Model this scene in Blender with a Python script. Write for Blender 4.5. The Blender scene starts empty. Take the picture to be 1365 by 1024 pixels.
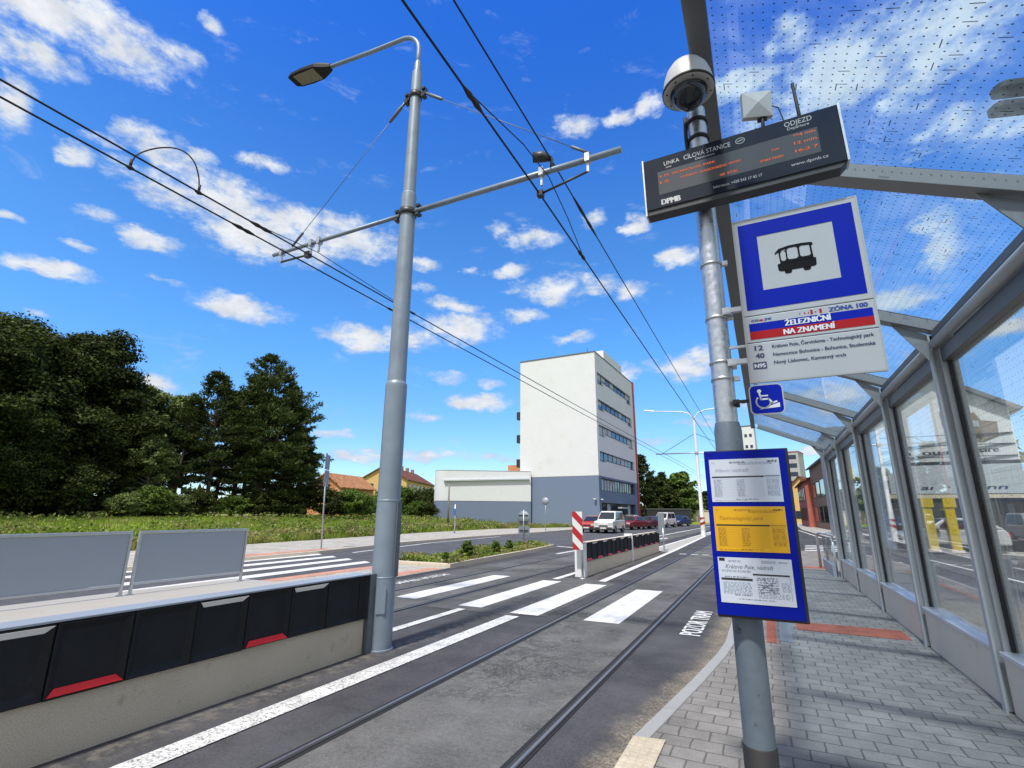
import bpy, math, random
import numpy as np
from mathutils import Vector, Matrix, noise as mnoise
R = math.radians
random.seed(7); RNG = np.random.default_rng(7)
S = bpy.context.scene
COL = S.collection

SPLIT={'red_mark','screw','glazing_bead','bracket','side_trim','arm_clamp','steady_arm','roof_gasket','cross_arm','legs','clamp','concrete_wall','frame_bar','stay_cable'}
# ------------------------------------------------------------------ mesh collector
class MB:
    def __init__(s): s.v=[]; s.f=[]; s.m=[]; s.sm=[]; s.cut=[]; s.join=False
    def add(s, vs, fs, m=0, smooth=False):
        o=len(s.v)
        if not s.join: s.cut.append((o,len(s.f)))
        s.v.extend([tuple(p) for p in vs])
        for f in fs: s.f.append(tuple(i+o for i in f)); s.m.append(m); s.sm.append(smooth)
        return s
    def box(s,x0,x1,y0,y1,z0,z1,m=0):
        v=[(x0,y0,z0),(x1,y0,z0),(x1,y1,z0),(x0,y1,z0),(x0,y0,z1),(x1,y0,z1),(x1,y1,z1),(x0,y1,z1)]
        return s.add(v,[(0,3,2,1),(4,5,6,7),(0,1,5,4),(1,2,6,5),(2,3,7,6),(3,0,4,7)],m)
    def quad(s,a,b,c,d,m=0): return s.add([a,b,c,d],[(0,1,2,3)],m)
    def beam(s,p,q,u,w,h,m=0):
        # rectangular bar from p to q, u = width direction
        p=Vector(p);q=Vector(q);d=(q-p).normalized();u=Vector(u);u=(u-d*u.dot(d)).normalized();n=d.cross(u)
        vs=[]
        for c in (p,q):
            for a,b in ((-1,-1),(1,-1),(1,1),(-1,1)): vs.append(c+u*(a*w/2)+n*(b*h/2))
        return s.add(vs,[(0,1,2,3),(7,6,5,4),(0,4,5,1),(1,5,6,2),(2,6,7,3),(3,7,4,0)],m)
    def tube(s,pts,r,seg=10,m=0,cap=True,smooth=True):
        pts=[Vector(p) for p in pts]; n=len(pts)
        rs=r if isinstance(r,(list,tuple)) else [r]*n
        ref=None; vs=[]; fs=[]
        for i,p in enumerate(pts):
            d=(pts[min(i+1,n-1)]-pts[max(i-1,0)])
            if d.length<1e-9: d=Vector((0,0,1))
            d.normalize()
            if ref is None:
                ref=Vector((0,1,0)) if abs(d.y)<.9 else Vector((1,0,0))
            u=(ref-d*ref.dot(d)).normalized(); ref=u; w=d.cross(u)
            for k in range(seg):
                a=2*math.pi*k/seg; vs.append(p+u*(rs[i]*math.cos(a))+w*(rs[i]*math.sin(a)))
        for i in range(n-1):
            for k in range(seg):
                a=i*seg+k;b=i*seg+(k+1)%seg; fs.append((a,b,b+seg,a+seg))
        s.add(vs,fs,m,smooth)
        if cap:
            o=len(s.v)-len(vs)
            s.f.append(tuple(o+k for k in reversed(range(seg))));s.m.append(m);s.sm.append(False)
            s.f.append(tuple(o+(n-1)*seg+k for k in range(seg)));s.m.append(m);s.sm.append(False)
        return s
    def steps(s,c,prof,seg=32,m=0):
        # turned shaft with crisp steps: every straight run is its own band
        for a,b in zip(prof[:-1],prof[1:]): s.lathe(c,[a,b],seg=seg,m=m)
        return s
    def lathe(s,c,prof,axis='z',seg=24,m=0,smooth=True):
        # prof: list of (radius, height)
        vs=[];fs=[];n=len(prof)
        for r,h in prof:
            for k in range(seg):
                a=2*math.pi*k/seg;x=r*math.cos(a);y=r*math.sin(a)
                p={'z':(x,y,h),'y':(x,h,y),'x':(h,x,y)}[axis]
                vs.append((c[0]+p[0],c[1]+p[1],c[2]+p[2]))
        for i in range(n-1):
            for k in range(seg):
                a=i*seg+k;b=i*seg+(k+1)%seg
                fs.append((a,b,b+seg,a+seg) if axis!='y' else (a,a+seg,b+seg,b))
        return s.add(vs,fs,m,smooth)
    def prism(s,poly,z0,z1,m=0,ms=None):
        n=len(poly); ms=m if ms is None else ms
        vs=[(x,y,z0) for x,y in poly]+[(x,y,z1) for x,y in poly]
        A=sum(poly[i][0]*poly[(i+1)%n][1]-poly[(i+1)%n][0]*poly[i][1] for i in range(n))
        if A<0:
            vs=[(x,y,z0) for x,y in poly[::-1]]+[(x,y,z1) for x,y in poly[::-1]]
        s.add(vs,[tuple(range(n,2*n))],m); o=len(s.v)-2*n
        for i in range(n):
            j=(i+1)%n; s.f.append((o+i,o+j,o+n+j,o+n+i)); s.m.append(ms); s.sm.append(False)
        s.f.append(tuple(o+i for i in reversed(range(n)))); s.m.append(ms); s.sm.append(False)
        return s
    def extr(s,poly,O,U,V,t,m=0):
        # polygon in (u,v) plane, thickness t along U x V
        O=Vector(O);U=Vector(U);V=Vector(V);N=U.cross(V); n=len(poly)
        A=sum(poly[i][0]*poly[(i+1)%n][1]-poly[(i+1)%n][0]*poly[i][1] for i in range(n))
        if A<0: poly=poly[::-1]
        vs=[O+U*a+V*b for a,b in poly]+[O+U*a+V*b+N*t for a,b in poly]
        fs=[tuple(reversed(range(n))),tuple(range(n,2*n))]+[(i,(i+1)%n,n+(i+1)%n,n+i) for i in range(n)]
        return s.add(vs,fs,m)
    def build(s,name,mat,parent=None,base=None,bevel=0):
        if (name in SPLIT or name.endswith(('lettering','led_text'))) and len(s.cut)>1 and parent is not None:
            r=None; cs=s.cut+[(len(s.v),len(s.f))]
            for (a,fa),(b,fb) in zip(cs[:-1],cs[1:]):
                if b==a: continue
                q=MB(); q.v=s.v[a:b]; q.f=[tuple(i-a for i in f) for f in s.f[fa:fb]]; q.m=s.m[fa:fb]; q.sm=s.sm[fa:fb]; q.cut=[(0,0)]
                r=q.build(name,mat,parent,base,bevel)
            return r
        mats=mat if isinstance(mat,(list,tuple)) else [mat]
        if parent is not None: base=Vector(parent['_b'])
        elif base is None:
            a=np.array(s.v); base=Vector(((a[:,0].min()+a[:,0].max())/2,(a[:,1].min()+a[:,1].max())/2,a[:,2].min()))
        base=Vector(base)
        me=bpy.data.meshes.new(name)
        me.from_pydata([(p[0]-base.x,p[1]-base.y,p[2]-base.z) for p in s.v],[],s.f)
        me.polygons.foreach_set('material_index',s.m); me.polygons.foreach_set('use_smooth',s.sm)
        for m in mats: me.materials.append(m)
        me.update()
        o=bpy.data.objects.new(name,me); COL.objects.link(o)
        o['_b']=list(base)
        if parent is None: o.location=base
        else: o.parent=parent
        if bevel:
            b=o.modifiers.new('bevel','BEVEL'); b.width=bevel; b.segments=2; b.limit_method='ANGLE'; b.angle_limit=R(40)
        return o

def thing(name,label,cat,base=(0,0,0),group=None):
    o=bpy.data.objects.new(name,None); COL.objects.link(o); o.location=base; o['_b']=list(base)
    o.empty_display_size=.2
    return tag(o,label,cat,group)
def tag(o,label,cat,group=None):
    o['label']=label; o['category']=cat
    if group: o['group']=group
    return o
def struct(o): o['kind']='structure'; return o
def kids(o): return [c for c in bpy.data.objects if c.parent==o]
KIDS={}
def copy_tree(o,parent=None):
    c=o.copy(); COL.objects.link(c)
    if parent is not None: c.parent=parent
    for ch in list(o.children): copy_tree(ch,c)
    return c

# ------------------------------------------------------------------ materials
def nt(name):
    m=bpy.data.materials.new(name); m.use_nodes=True; n=m.node_tree; n.nodes.clear(); return m,n
class G:
    """tiny node helper"""
    def __init__(s,tree): s.t=tree
    def n(s,typ,ins=None,**kw):
        x=s.t.nodes.new(typ)
        for k,v in kw.items(): setattr(x,k,v)
        if ins:
            for k,v in ins.items():
                sk=x.inputs[k]
                if hasattr(v,'links') or isinstance(v,bpy.types.NodeSocket): s.t.links.new(v,sk)
                else: sk.default_value=v
        return x
    def math(s,op,a,b=0.,c=0.,clamp=False):
        x=s.n('ShaderNodeMath',{0:a,1:b,2:c},operation=op); x.use_clamp=clamp; return x.outputs[0]
    def vmath(s,op,a,b=(0,0,0)):
        x=s.n('ShaderNodeVectorMath',{0:a,1:b},operation=op); return x.outputs[1] if op in('DOT_PRODUCT','LENGTH','DISTANCE') else x.outputs[0]
    def mix(s,f,a,b,bt='MIX'):
        x=s.n('ShaderNodeMix',data_type='RGBA',blend_type=bt)
        for k,v in ((0,f),(6,a),(7,b)):
            sk=x.inputs[k]
            if isinstance(v,bpy.types.NodeSocket): s.t.links.new(v,sk)
            else: sk.default_value=v
        return x.outputs[2]
    def ramp(s,f,stops,interp='LINEAR'):
        x=s.n('ShaderNodeValToRGB',{0:f}); e=x.color_ramp.elements; x.color_ramp.interpolation=interp
        while len(e)<len(stops): e.new(.5)
        for el,(p,c) in zip(e,stops): el.position=p; el.color=c if len(c)==4 else (*c,1)
        return x.outputs[0]
    def smooth(s,v,a,b,lo=0.,hi=1.):
        x=s.n('ShaderNodeMapRange',{'Value':v,'From Min':a,'From Max':b,'To Min':lo,'To Max':hi},interpolation_type='SMOOTHSTEP'); return x.outputs[0]
    def noise(s,vec,scale,detail=3.,rough=.55,dist=0.):
        return s.n('ShaderNodeTexNoise',{'Vector':vec,'Scale':scale,'Detail':detail,'Roughness':rough,'Distortion':dist}).outputs[0]
    def obj(s): return s.n('ShaderNodeTexCoord').outputs['Object']
    def geo(s): return s.n('ShaderNodeNewGeometry').outputs['Position']
def c4(c): return (*c,1) if len(c)==3 else c
def out(g,sh):
    g.n('ShaderNodeOutputMaterial',{0:sh})
def P(name,col,rough=.5,metal=0.,var=.12,scale=8.,bump=0.,bscale=60.,fine=0.,fscale=200.,stain=None,spec=.5,rvar=0.):
    """principled surface with mottled colour; stain=(colour,threshold,scale)"""
    m,t=nt(name); g=G(t); v=g.obj()
    nz=g.noise(v,scale,4.)
    c=g.mix(nz,c4([x*(1-var) for x in col]),c4([min(1,x*(1+var)) for x in col]))
    if fine:
        n2=g.noise(v,fscale,2.); f=g.smooth(n2,.3,.7,1-fine,1+fine)
        c=g.mix(1.,c,g.n('ShaderNodeCombineColor',{0:f,1:f,2:f}).outputs[0],'MULTIPLY')
    if stain:
        n3=g.noise(v,stain[2],5.,.65); f=g.smooth(n3,stain[1],stain[1]+.12)
        c=g.mix(g.math('MULTIPLY',f,stain[3] if len(stain)>3 else .7),c,c4(stain[0]))
    ro=rough
    if rvar: ro=g.smooth(nz,.3,.7,rough-rvar,rough+rvar)
    b=g.n('ShaderNodeBsdfPrincipled',{'Base Color':c,'Roughness':ro,'Metallic':metal,'Specular IOR Level':spec})
    if bump:
        h=g.noise(v,bscale,3.)
        bn=g.n('ShaderNodeBump',{'Height':h,'Strength':bump,'Distance':.01}); t.links.new(bn.outputs[0],b.inputs['Normal'])
    out(g,b.outputs[0]); return m

M={}
M['galv']=P('galvanised_steel',(.52,.54,.56),.38,.85,.14,14.,.05,40.,rvar=.08)
M['poletop']=P('galvanised_pole',(.50,.53,.57),.36,.8,.28,34.,.03,60.,rvar=.12,stain=((.22,.22,.22),.62,22.,.5))
M['lowpole']=P('grey_painted_pole',(.125,.16,.20),.5,.2,.3,9.,.12,30.,stain=((.025,.023,.02),.60,14.,.85))
M['traction']=P('grey_pole_paint',(.215,.265,.325),.45,.2,.22,3.5,.04,40.,stain=((.12,.11,.10),.66,9.,.6),rvar=.10)
M['steel_dark']=P('dark_steel',(.05,.052,.055),.45,.5,.15,20.)
M['black']=P('black_plastic',(.010,.011,.013),.5,0,.1,20.,spec=.2)
M['blackm']=P('matt_black',(.015,.015,.016),.7,0,.1,20.)
M['frame']=P('shelter_grey_paint',(.43,.445,.46),.40,.25,.08,6.,rvar=.05,stain=((.16,.15,.14),.66,9.,.4))
M['frame_shaded']=P('shelter_paint_shaded',(.25,.258,.27),.42,.25,.1,6.,stain=((.14,.135,.125),.64,9.,.4))  # frame paint darkened to carry the shade under the roof
M['frame_d']=P('shelter_dark_paint',(.13,.135,.145),.42,.3,.08,6.)
M['alu']=P('aluminium_sill',(.62,.64,.67),.35,.4,.06,10.,rvar=.06)
M['white']=P('white_paint_metal',(.74,.75,.76),.4,0,.05,6.)
M['whiteplastic']=P('white_plastic',(.50,.505,.51),.45,0,.05,10.,stain=((.4,.38,.34),.66,18.,.35))
M['rubber']=P('black_rubber',(.011,.012,.014),.66,0,.35,6.,.25,120.,stain=((.050,.047,.043),.60,5.,.3),spec=.3)
M['refl_w']=P('white_reflector',(.86,.86,.84),.4,0,.08,30.,stain=((.25,.24,.22),.64,25.,.5))
M['refl_r']=P('red_reflector',(.66,.012,.010),.5,0,.1,30.)
M['concrete']=P('barrier_concrete',(.50,.44,.345),.88,0,.14,2.2,.16,26.,.14,110.,((.22,.19,.15),.58,3.2,.5),spec=.2)
M['concrete_l']=P('pale_concrete',(.60,.52,.41),.85,0,.10,3.,.2,40.,.08,150.,((.25,.22,.19),.62,4.,.5))
M['panelbase']=P('shelter_base_concrete',(.66,.58,.46),.8,0,.07,3.,.12,60.,.05,160.,((.26,.235,.205),.62,5.,.5))
M['kerb']=P('granite_kerb',(.29,.29,.285),.8,0,.1,4.,.2,60.,.12,180.,((.22,.21,.19),.62,6.,.5))
M['sign_blue']=P('sign_blue',(.001,.014,.36),.55,0,.05,5.,spec=.12)
M['board_blue']=P('board_blue',(.001,.009,.27),.5,0,.06,5.,spec=.12)
M['sign_white']=P('sign_white',(.44,.455,.48),.4,0,.03,6.,stain=((.38,.38,.39),.68,8.,.3))
M['sign_edge']=P('sign_edge',(.40,.41,.40),.45,.2,.05,10.)
M['sign_black']=P('sign_black',(.008,.008,.010),.6,spec=.1)
M['sign_red']=P('sign_red',(.40,.012,.018),.55,0,.05,5.,spec=.15)
M['text_blue']=P('text_blue',(.02,.06,.28),.5)
M['text_white']=P('text_white',(.72,.74,.78),.5); M['text_dim']=P('text_dim',(.46,.47,.50),.5)
M['paper']=P('paper_white',(.52,.57,.66),.3,0,.03,12.)
M['paper_y']=P('paper_yellow',(.66,.36,.008),.35,0,.04,12.)
M['ink']=P('ink_grey',(.16,.19,.25),.5)
M['ink_l']=P('ink_pale',(.33,.38,.48),.5)
M['ink_y']=P('ink_ochre',(.42,.22,.01),.5)
M['ink_k']=P('ink_black',(.015,.015,.015),.5)
M['ink_n']=P('ink_navy',(.03,.045,.12),.5)
M['lcd']=P('display_glass',(.012,.016,.028),.08,0,.05,3.)
M['lcd2']=P('display_matrix',(.085,.09,.10),.12,0,.05,3.)
M['tyre']=P('tyre_rubber',(.015,.015,.016),.75)
M['rim']=P('wheel_rim',(.35,.36,.37),.35,.8)
M['carglass']=P('car_glass',(.02,.028,.035),.05)
M['bumper']=P('bumper_plastic',(.03,.031,.033),.6)
M['lamp']=P('headlight',(.6,.62,.63),.15,.2)
M['plate']=P('number_plate',(.7,.7,.68),.4)
M['wire']=P('overhead_wire',(.012,.012,.014),.5,.4)
M['brick_red']=P('red_facade',(.42,.12,.085),.85,0,.12,1.2,.1,20.,stain=((.5,.25,.18),.6,.8,.5))
M['roof_red']=P('roof_tiles',(.20,.075,.05),.8,0,.2,2.5,.2,12.)
M['stucco_y']=P('yellow_facade',(.62,.42,.16),.85,0,.06,1.,.1,20.)
M['stucco_g']=P('grey_facade',(.42,.42,.41),.85,0,.1,.8,.1,20.,stain=((.3,.29,.27),.58,.6,.5))
M['stucco_b']=P('brown_facade',(.29,.17,.115),.85,0,.12,.9,.1,20.,stain=((.2,.14,.11),.58,.7,.5))
M['orange_wall']=P('orange_brick',(.50,.22,.10),.9,0,.25,1.5,.3,6.,stain=((.55,.42,.28),.55,.7,.6))
M['tower_w']=P('white_render',(.685,.70,.72),.88,0,.045,.9,.25,3.,.03,9.,((.62,.615,.60),.56,.45,.5),spec=.2)
M['tower_b']=P('blue_grey_render',(.155,.20,.30),.8,0,.03,.8,.08,8.,stain=((.14,.17,.23),.6,.5,.4))
M['orange_panel']=P('orange_cladding',(.34,.13,.06),.5,0,.15,.6)
M['red_panel']=P('red_cladding',(.27,.03,.035),.5,0,.1,.6)
M['pane']=P('window_glass',(.03,.045,.075),.06,0,.3,.6)
M['winframe']=P('window_frame_dark',(.03,.034,.042),.5)
M['blind']=P('pale_blind',(.45,.48,.52),.7,0,.1,2.)
M['rooft']=P('roof_sheet',(.12,.125,.13),.6)
M['bark']=P('bark',(.085,.065,.05),.95,0,.3,3.,.6,12.)
M['bark_g']=P('pale_bark',(.20,.18,.15),.95,0,.3,4.,.5,14.)
M['wood']=P('grey_timber',(.20,.19,.17),.85,0,.2,5.)
M['yellow']=P('yellow_paint',(.62,.46,.02),.5,0,.1,4.)
M['soil']=P('soil',(.16,.12,.08),.95,0,.3,2.,.5,20.)

def paint(name,col,*,coat=0.6,rough=.35):
    m,t=nt(name); g=G(t); v=g.obj()
    nz=g.noise(v,3.,3.)
    c=g.mix(nz,c4([x*.92 for x in col]),c4([min(1,x*1.05) for x in col]))
    b=g.n('ShaderNodeBsdfPrincipled',{'Base Color':c,'Roughness':rough,'Coat Weight':coat,'Coat Roughness':.06})
    out(g,b.outputs[0]); return m
M['car_red']=paint('car_paint_red',(.42,.015,.012)); M['car_white']=paint('car_paint_white',(.72,.72,.71))
M['car_dred']=paint('car_paint_dark_red',(.20,.012,.015)); M['car_dred2']=paint('car_paint_maroon',(.085,.012,.014)); M['car_blue']=paint('car_paint_navy',(.012,.03,.14))
M['car_silver']=paint('car_paint_silver',(.45,.46,.47)); M['car_black']=paint('car_paint_black',(.02,.021,.023))

def asphalt(name,col,crack=0.,speck=.35,patch=.18,dirt=False,scale=1.):
    m,t=nt(name); g=G(t); v=g.geo()
    n1=g.noise(v,.55*scale,5.,.6); n2=g.noise(v,2.6,4.,.6); n3=g.noise(v,90.,2.,.7); n4=g.noise(v,26.,3.,.6)
    k=g.math('ADD',g.smooth(n1,.25,.75,1-patch,1+patch),g.smooth(n2,.3,.7,-.12,.12))
    k=g.math('ADD',k,g.smooth(n3,.3,.7,-speck,speck)); k=g.math('ADD',k,g.smooth(n4,.3,.7,-.10,.10))
    c=g.mix(1.,c4(col),g.n('ShaderNodeCombineColor',{0:k,1:k,2:k}).outputs[0],'MULTIPLY')
    if crack:
        # wandering tar stains and cracks
        w=g.noise(v,2.2,5.,.7,1.2); a=g.smooth(g.math('ABSOLUTE',g.math('SUBTRACT',w,.5)),.0,.05,1.,0.)
        w2=g.noise(v,7.,4.,.7,1.5); a2=g.smooth(g.math('ABSOLUTE',g.math('SUBTRACT',w2,.5)),.0,.07,1.,0.)
        zone=g.smooth(g.noise(v,.45,3.,.6),.46,.58)
        f=g.math('MULTIPLY',g.math('MAXIMUM',a,g.math('MULTIPLY',a2,.8)),g.math('MULTIPLY',zone,crack))
        c=g.mix(f,c,(.022,.021,.021,1))
    if dirt:
        x=g.n('ShaderNodeSeparateXYZ',{0:v}).outputs
        # sand gathered in the gutter along the platform kerb
        kx=g.math('MINIMUM',g.math('MAXIMUM',g.math('MULTIPLY_ADD',g.math('SUBTRACT',x[1],3.8),.1226,-.95),-.95),-.57)
        edge=g.smooth(g.math('ADD',g.math('SUBTRACT',x[0],kx),g.math('MULTIPLY',g.math('SUBTRACT',g.noise(v,3.,4.,.7),.5),.5)),-.40,-.06)
        near=g.smooth(x[1],9.,16.,1.,0.)
        blot=g.smooth(g.noise(v,14.,4.,.7),.40,.58)
        f=g.math('MULTIPLY',g.math('MULTIPLY',edge,near),g.math('ADD',.62,g.math('MULTIPLY',blot,.38)))
        c=g.mix(f,c,g.mix(g.smooth(g.noise(v,38.,3.,.7),.42,.6),(.30,.26,.19,1),(.13,.11,.085,1)))
        # grit between the centre barrier and the edge line
        e2=g.math('MULTIPLY',g.smooth(x[0],-4.42,-4.3),g.smooth(x[0],-4.25,-3.98,1.,0.))
        f2=g.math('MULTIPLY',g.math('MULTIPLY',e2,g.smooth(g.noise(v,9.,4.,.7),.42,.62)),.5)
        c=g.mix(f2,c,(.20,.18,.15,1))
    b=g.n('ShaderNodeBsdfPrincipled',{'Base Color':c,'Roughness':.9,'Specular IOR Level':.18})
    h=g.math('ADD',g.math('MULTIPLY',n3,.6),g.math('MULTIPLY',n4,.6))
    bn=g.n('ShaderNodeBump',{'Height':h,'Strength':.30,'Distance':.008}); t.links.new(bn.outputs[0],b.inputs['Normal'])
    out(g,b.outputs[0]); return m
M['asph']=asphalt('asphalt',(.070,.069,.074),.35,.28,.25,dirt=True)
M['asph_track']=asphalt('track_asphalt',(.128,.126,.122),.65,.20,.20)
M['asph_mid']=asphalt('mid_asphalt',(.102,.101,.10),.5,.35,.2)
M['asph_side']=asphalt('side_asphalt',(.085,.088,.098),.15)
M['groove']=P('groove_bitumen',(.012,.012,.012),.8)
M['duct']=P('cable_duct_grey',(.13,.15,.17),.5,.3)
M['railhead']=P('polished_rail_head',(.32,.315,.31),.42,.8,.15,3.,rvar=.08)
M['rail']=P('rail_steel',(.060,.057,.054),.6,.3,.25,4.,rvar=.08,spec=.2)

def roadpaint(name,wear,specks):
    m,t=nt(name); g=G(t); v=g.geo()
    n=g.noise(v,3.5,5.,.7); n2=g.noise(v,55.,3.,.7); n3=g.noise(v,14.,4.,.7)
    c=g.mix(g.smooth(n,.3,.7),(.54,.535,.52,1),(.76,.755,.74,1))
    tm=g.smooth(g.noise(g.vmath('MULTIPLY',v,(5.,.35,1.)),1.3,4.,.6),.52,.70); f=g.math('MAXIMUM',g.math('MULTIPLY',g.smooth(n2,.56-.10*specks,.66),specks),g.math('MULTIPLY',g.smooth(n3,.58,.70),wear)); f=g.math('MAXIMUM',f,g.math('MULTIPLY',tm,wear*.45))
    c=g.mix(f,c,(.10,.098,.095,1))
    b=g.n('ShaderNodeBsdfPrincipled',{'Base Color':c,'Roughness':.7})
    bn=g.n('ShaderNodeBump',{'Height':n2,'Strength':.4,'Distance':.006}); t.links.new(bn.outputs[0],b.inputs['Normal'])
    out(g,b.outputs[0]); return m
M['line']=roadpaint('road_paint',.6,.35); M['line_rough']=roadpaint('profiled_road_paint',.5,.95); M['stripe']=roadpaint('stripe_paint',.5,.28)

def pavers(name,c1,c2,mortar,bw,rh,ms=.012,rot=0.,off=.5,bump=.5,blot=(.12,.11,.10)):
    m,t=nt(name); g=G(t); v=g.geo()
    if rot: v=g.n('ShaderNodeMapping',{'Vector':v,'Rotation':(0,0,rot)}).outputs[0]
    w=g.noise(v,8.,2.); vv=g.vmath('ADD',v,g.n('ShaderNodeCombineXYZ',{0:g.math('MULTIPLY',g.math('SUBTRACT',w,.5),.022),1:g.math('MULTIPLY',g.math('SUBTRACT',w,.5),-.022)}).outputs[0])
    br=g.n('ShaderNodeTexBrick',{'Vector':vv,'Color1':c4(c1),'Color2':c4(c2),'Mortar':c4(mortar),'Scale':1.,'Mortar Size':ms,'Mortar Smooth':.25,'Bias':0.,'Brick Width':bw,'Row Height':rh},offset=off)
    n1=g.noise(v,1.1,5.,.65); n2=g.noise(v,120.,2.,.7); n3=g.noise(v,5.,4.,.65)
    k=g.math('ADD',g.smooth(n1,.25,.75,.80,1.18),g.smooth(n2,.3,.7,-.14,.14)); k=g.math('ADD',k,g.smooth(n3,.3,.7,-.10,.10))
    c=g.mix(1.,br.outputs[0],g.n('ShaderNodeCombineColor',{0:k,1:k,2:k}).outputs[0],'MULTIPLY')
    st=g.smooth(g.noise(v,2.4,6.,.7,.8),.60,.72); c=g.mix(g.math('MULTIPLY',st,.45),c,c4(blot))
    b=g.n('ShaderNodeBsdfPrincipled',{'Base Color':c,'Roughness':.9,'Specular IOR Level':.18})
    h=g.math('ADD',g.math('MULTIPLY',br.outputs[1],-1.),g.math('MULTIPLY',n2,.15))
    bn=g.n('ShaderNodeBump',{'Height':h,'Strength':bump,'Distance':.012}); t.links.new(bn.outputs[0],b.inputs['Normal'])
    out(g,b.outputs[0]); return m
M['paver']=pavers('grey_pavers',(.190,.180,.166),(.228,.216,.200),(.108,.103,.096),.195,.165,.0065)
M['paver_l']=pavers('pale_pavers',(.36,.345,.31),(.42,.40,.365),(.27,.25,.22),.20,.10,.006)
M['roof_tile']=pavers('dark_red_tiles',(.17,.062,.042),(.24,.09,.06),(.06,.03,.025),.3,.36,.03,0,.5,.8,(.10,.06,.05)); M['roof_tile_o']=pavers('orange_tiles',(.42,.19,.09),(.54,.27,.13),(.16,.07,.04),.3,.36,.03,0,.5,.8,(.3,.16,.1))
M['tactile_r']=pavers('red_tactile',(.28,.085,.058),(.33,.105,.07),(.26,.10,.07),.10,.10,.008,0,0.,.5,(.22,.09,.07))
M['tactile_p']=pavers('faded_red_tactile',(.44,.225,.16),(.50,.26,.19),(.36,.22,.17),.20,.10,.008,0,0.,.5,(.38,.22,.16))
M['tactile_b']=pavers('beige_tactile',(.50,.43,.32),(.55,.47,.36),(.48,.42,.32),.05,.05,.006,0,0.,.5,(.4,.34,.26))
M['slab']=P('platform_slab',(.36,.345,.32),.85,0,.08,1.5,.15,60.,.1,150.)
M['slab_b']=P('drain_slab',(.20,.215,.23),.8,0,.1,4.,.2,60.,.1,150.)

# ---- glass of the shelter: clear sheet with a printed bird-safe pattern of dots and dashes
def schlick(g):
    # reflectance of one face of thin glass, the same from either side
    ge=g.n('ShaderNodeNewGeometry'); c=g.math('ABSOLUTE',g.vmath('DOT_PRODUCT',ge.outputs['Incoming'],ge.outputs['Normal']))
    return g.math('MULTIPLY_ADD',g.math('POWER',g.math('SUBTRACT',1.,c,clamp=True),5.),.90,.035)
def dotglass(name,a,b,sp,dots,haze,tint):
    m,t=nt(name); g=G(t); sx=g.n('ShaderNodeSeparateXYZ',{0:g.geo()}).outputs
    u=g.math('DIVIDE',sx[a],sp); w=g.math('DIVIDE',sx[b],sp)
    fu=g.math('SUBTRACT',g.math('FRACT',u),.5); fw=g.math('SUBTRACT',g.math('FRACT',w),.5)
    d=g.math('SQRT',g.math('ADD',g.math('MULTIPLY',fu,fu),g.math('MULTIPLY',fw,fw)))
    dot=g.smooth(d,.075,.12,1.,0.); front=g.math('SUBTRACT',1.,g.n('ShaderNodeNewGeometry').outputs['Backfacing'])
    # dashes: about one in twelve of larger cells carries one, lying either way
    def dash(scu,scw,seed,lu,lw):
        uu=g.math('DIVIDE',u,scu); ww=g.math('DIVIDE',w,scw)
        cell=g.n('ShaderNodeCombineXYZ',{0:g.math('FLOOR',uu),1:g.math('FLOOR',ww),2:seed}).outputs[0]
        r=g.n('ShaderNodeTexWhiteNoise',{'Vector':cell},noise_dimensions='3D').outputs[0]
        x=g.math('ABSOLUTE',g.math('SUBTRACT',g.math('FRACT',uu),.5)); y=g.math('ABSOLUTE',g.math('SUBTRACT',g.math('FRACT',ww),.5))
        ins=g.math('MULTIPLY',g.math('LESS_THAN',x,lu/scu),g.math('LESS_THAN',y,lw/scw))
        return g.math('MULTIPLY',ins,g.math('GREATER_THAN',r,.80))
    ds=g.math('MAXIMUM',dash(3.,2.,3.3,.55,.055),dash(2.,3.,8.1,.055,.55))
    f=g.math('MULTIPLY',g.math('MULTIPLY',g.math('MAXIMUM',dot,ds),dots),front)
    tr=g.n('ShaderNodeBsdfTransparent',{0:c4(tint)}); gl=g.n('ShaderNodeBsdfGlossy',{'Color':(1,1,1,1),'Roughness':.01})
    fr=schlick(g)
    cl=g.n('ShaderNodeMixShader',{0:fr,1:tr.outputs[0],2:gl.outputs[0]})
    tl=g.n('ShaderNodeBsdfTranslucent',{0:(.78,.9,1.,1)}); df=g.n('ShaderNodeBsdfDiffuse',{0:(.6,.62,.64,1)})
    hz=g.n('ShaderNodeMixShader',{0:.4,1:tl.outputs[0],2:df.outputs[0]})
    dirt=g.math('MULTIPLY',g.smooth(g.noise(g.vmath('MULTIPLY',g.geo(),(1.,1.,.45)),2.6,6.,.68),.35,.75,.3,2.1),haze)
    a1=g.n('ShaderNodeMixShader',{0:dirt,1:cl.outputs[0],2:hz.outputs[0]})
    ink=g.n('ShaderNodeBsdfPrincipled',{'Base Color':(.012,.02,.04,1),'Roughness':.4})
    fin=g.n('ShaderNodeMixShader',{0:f,1:a1.outputs[0],2:ink.outputs[0]})
    out(g,fin.outputs[0]); return m
M['glass_roof']=dotglass('roof_glass',0,1,.043,.9,.05,(.85,.94,1.))
M['glass_wall']=dotglass('wall_glass',1,2,.05,.5,.035,(.91,.94,.94))
def clearglass(name,tint=(.9,.93,.93)):
    m,t=nt(name); g=G(t)
    tr=g.n('ShaderNodeBsdfTransparent',{0:c4(tint)}); gl=g.n('ShaderNodeBsdfGlossy',{'Roughness':.01})
    x=g.n('ShaderNodeMixShader',{0:schlick(g),1:tr.outputs[0],2:gl.outputs[0]}); out(g,x.outputs[0]); return m
M['glass_clear']=clearglass('clear_glass')
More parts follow.
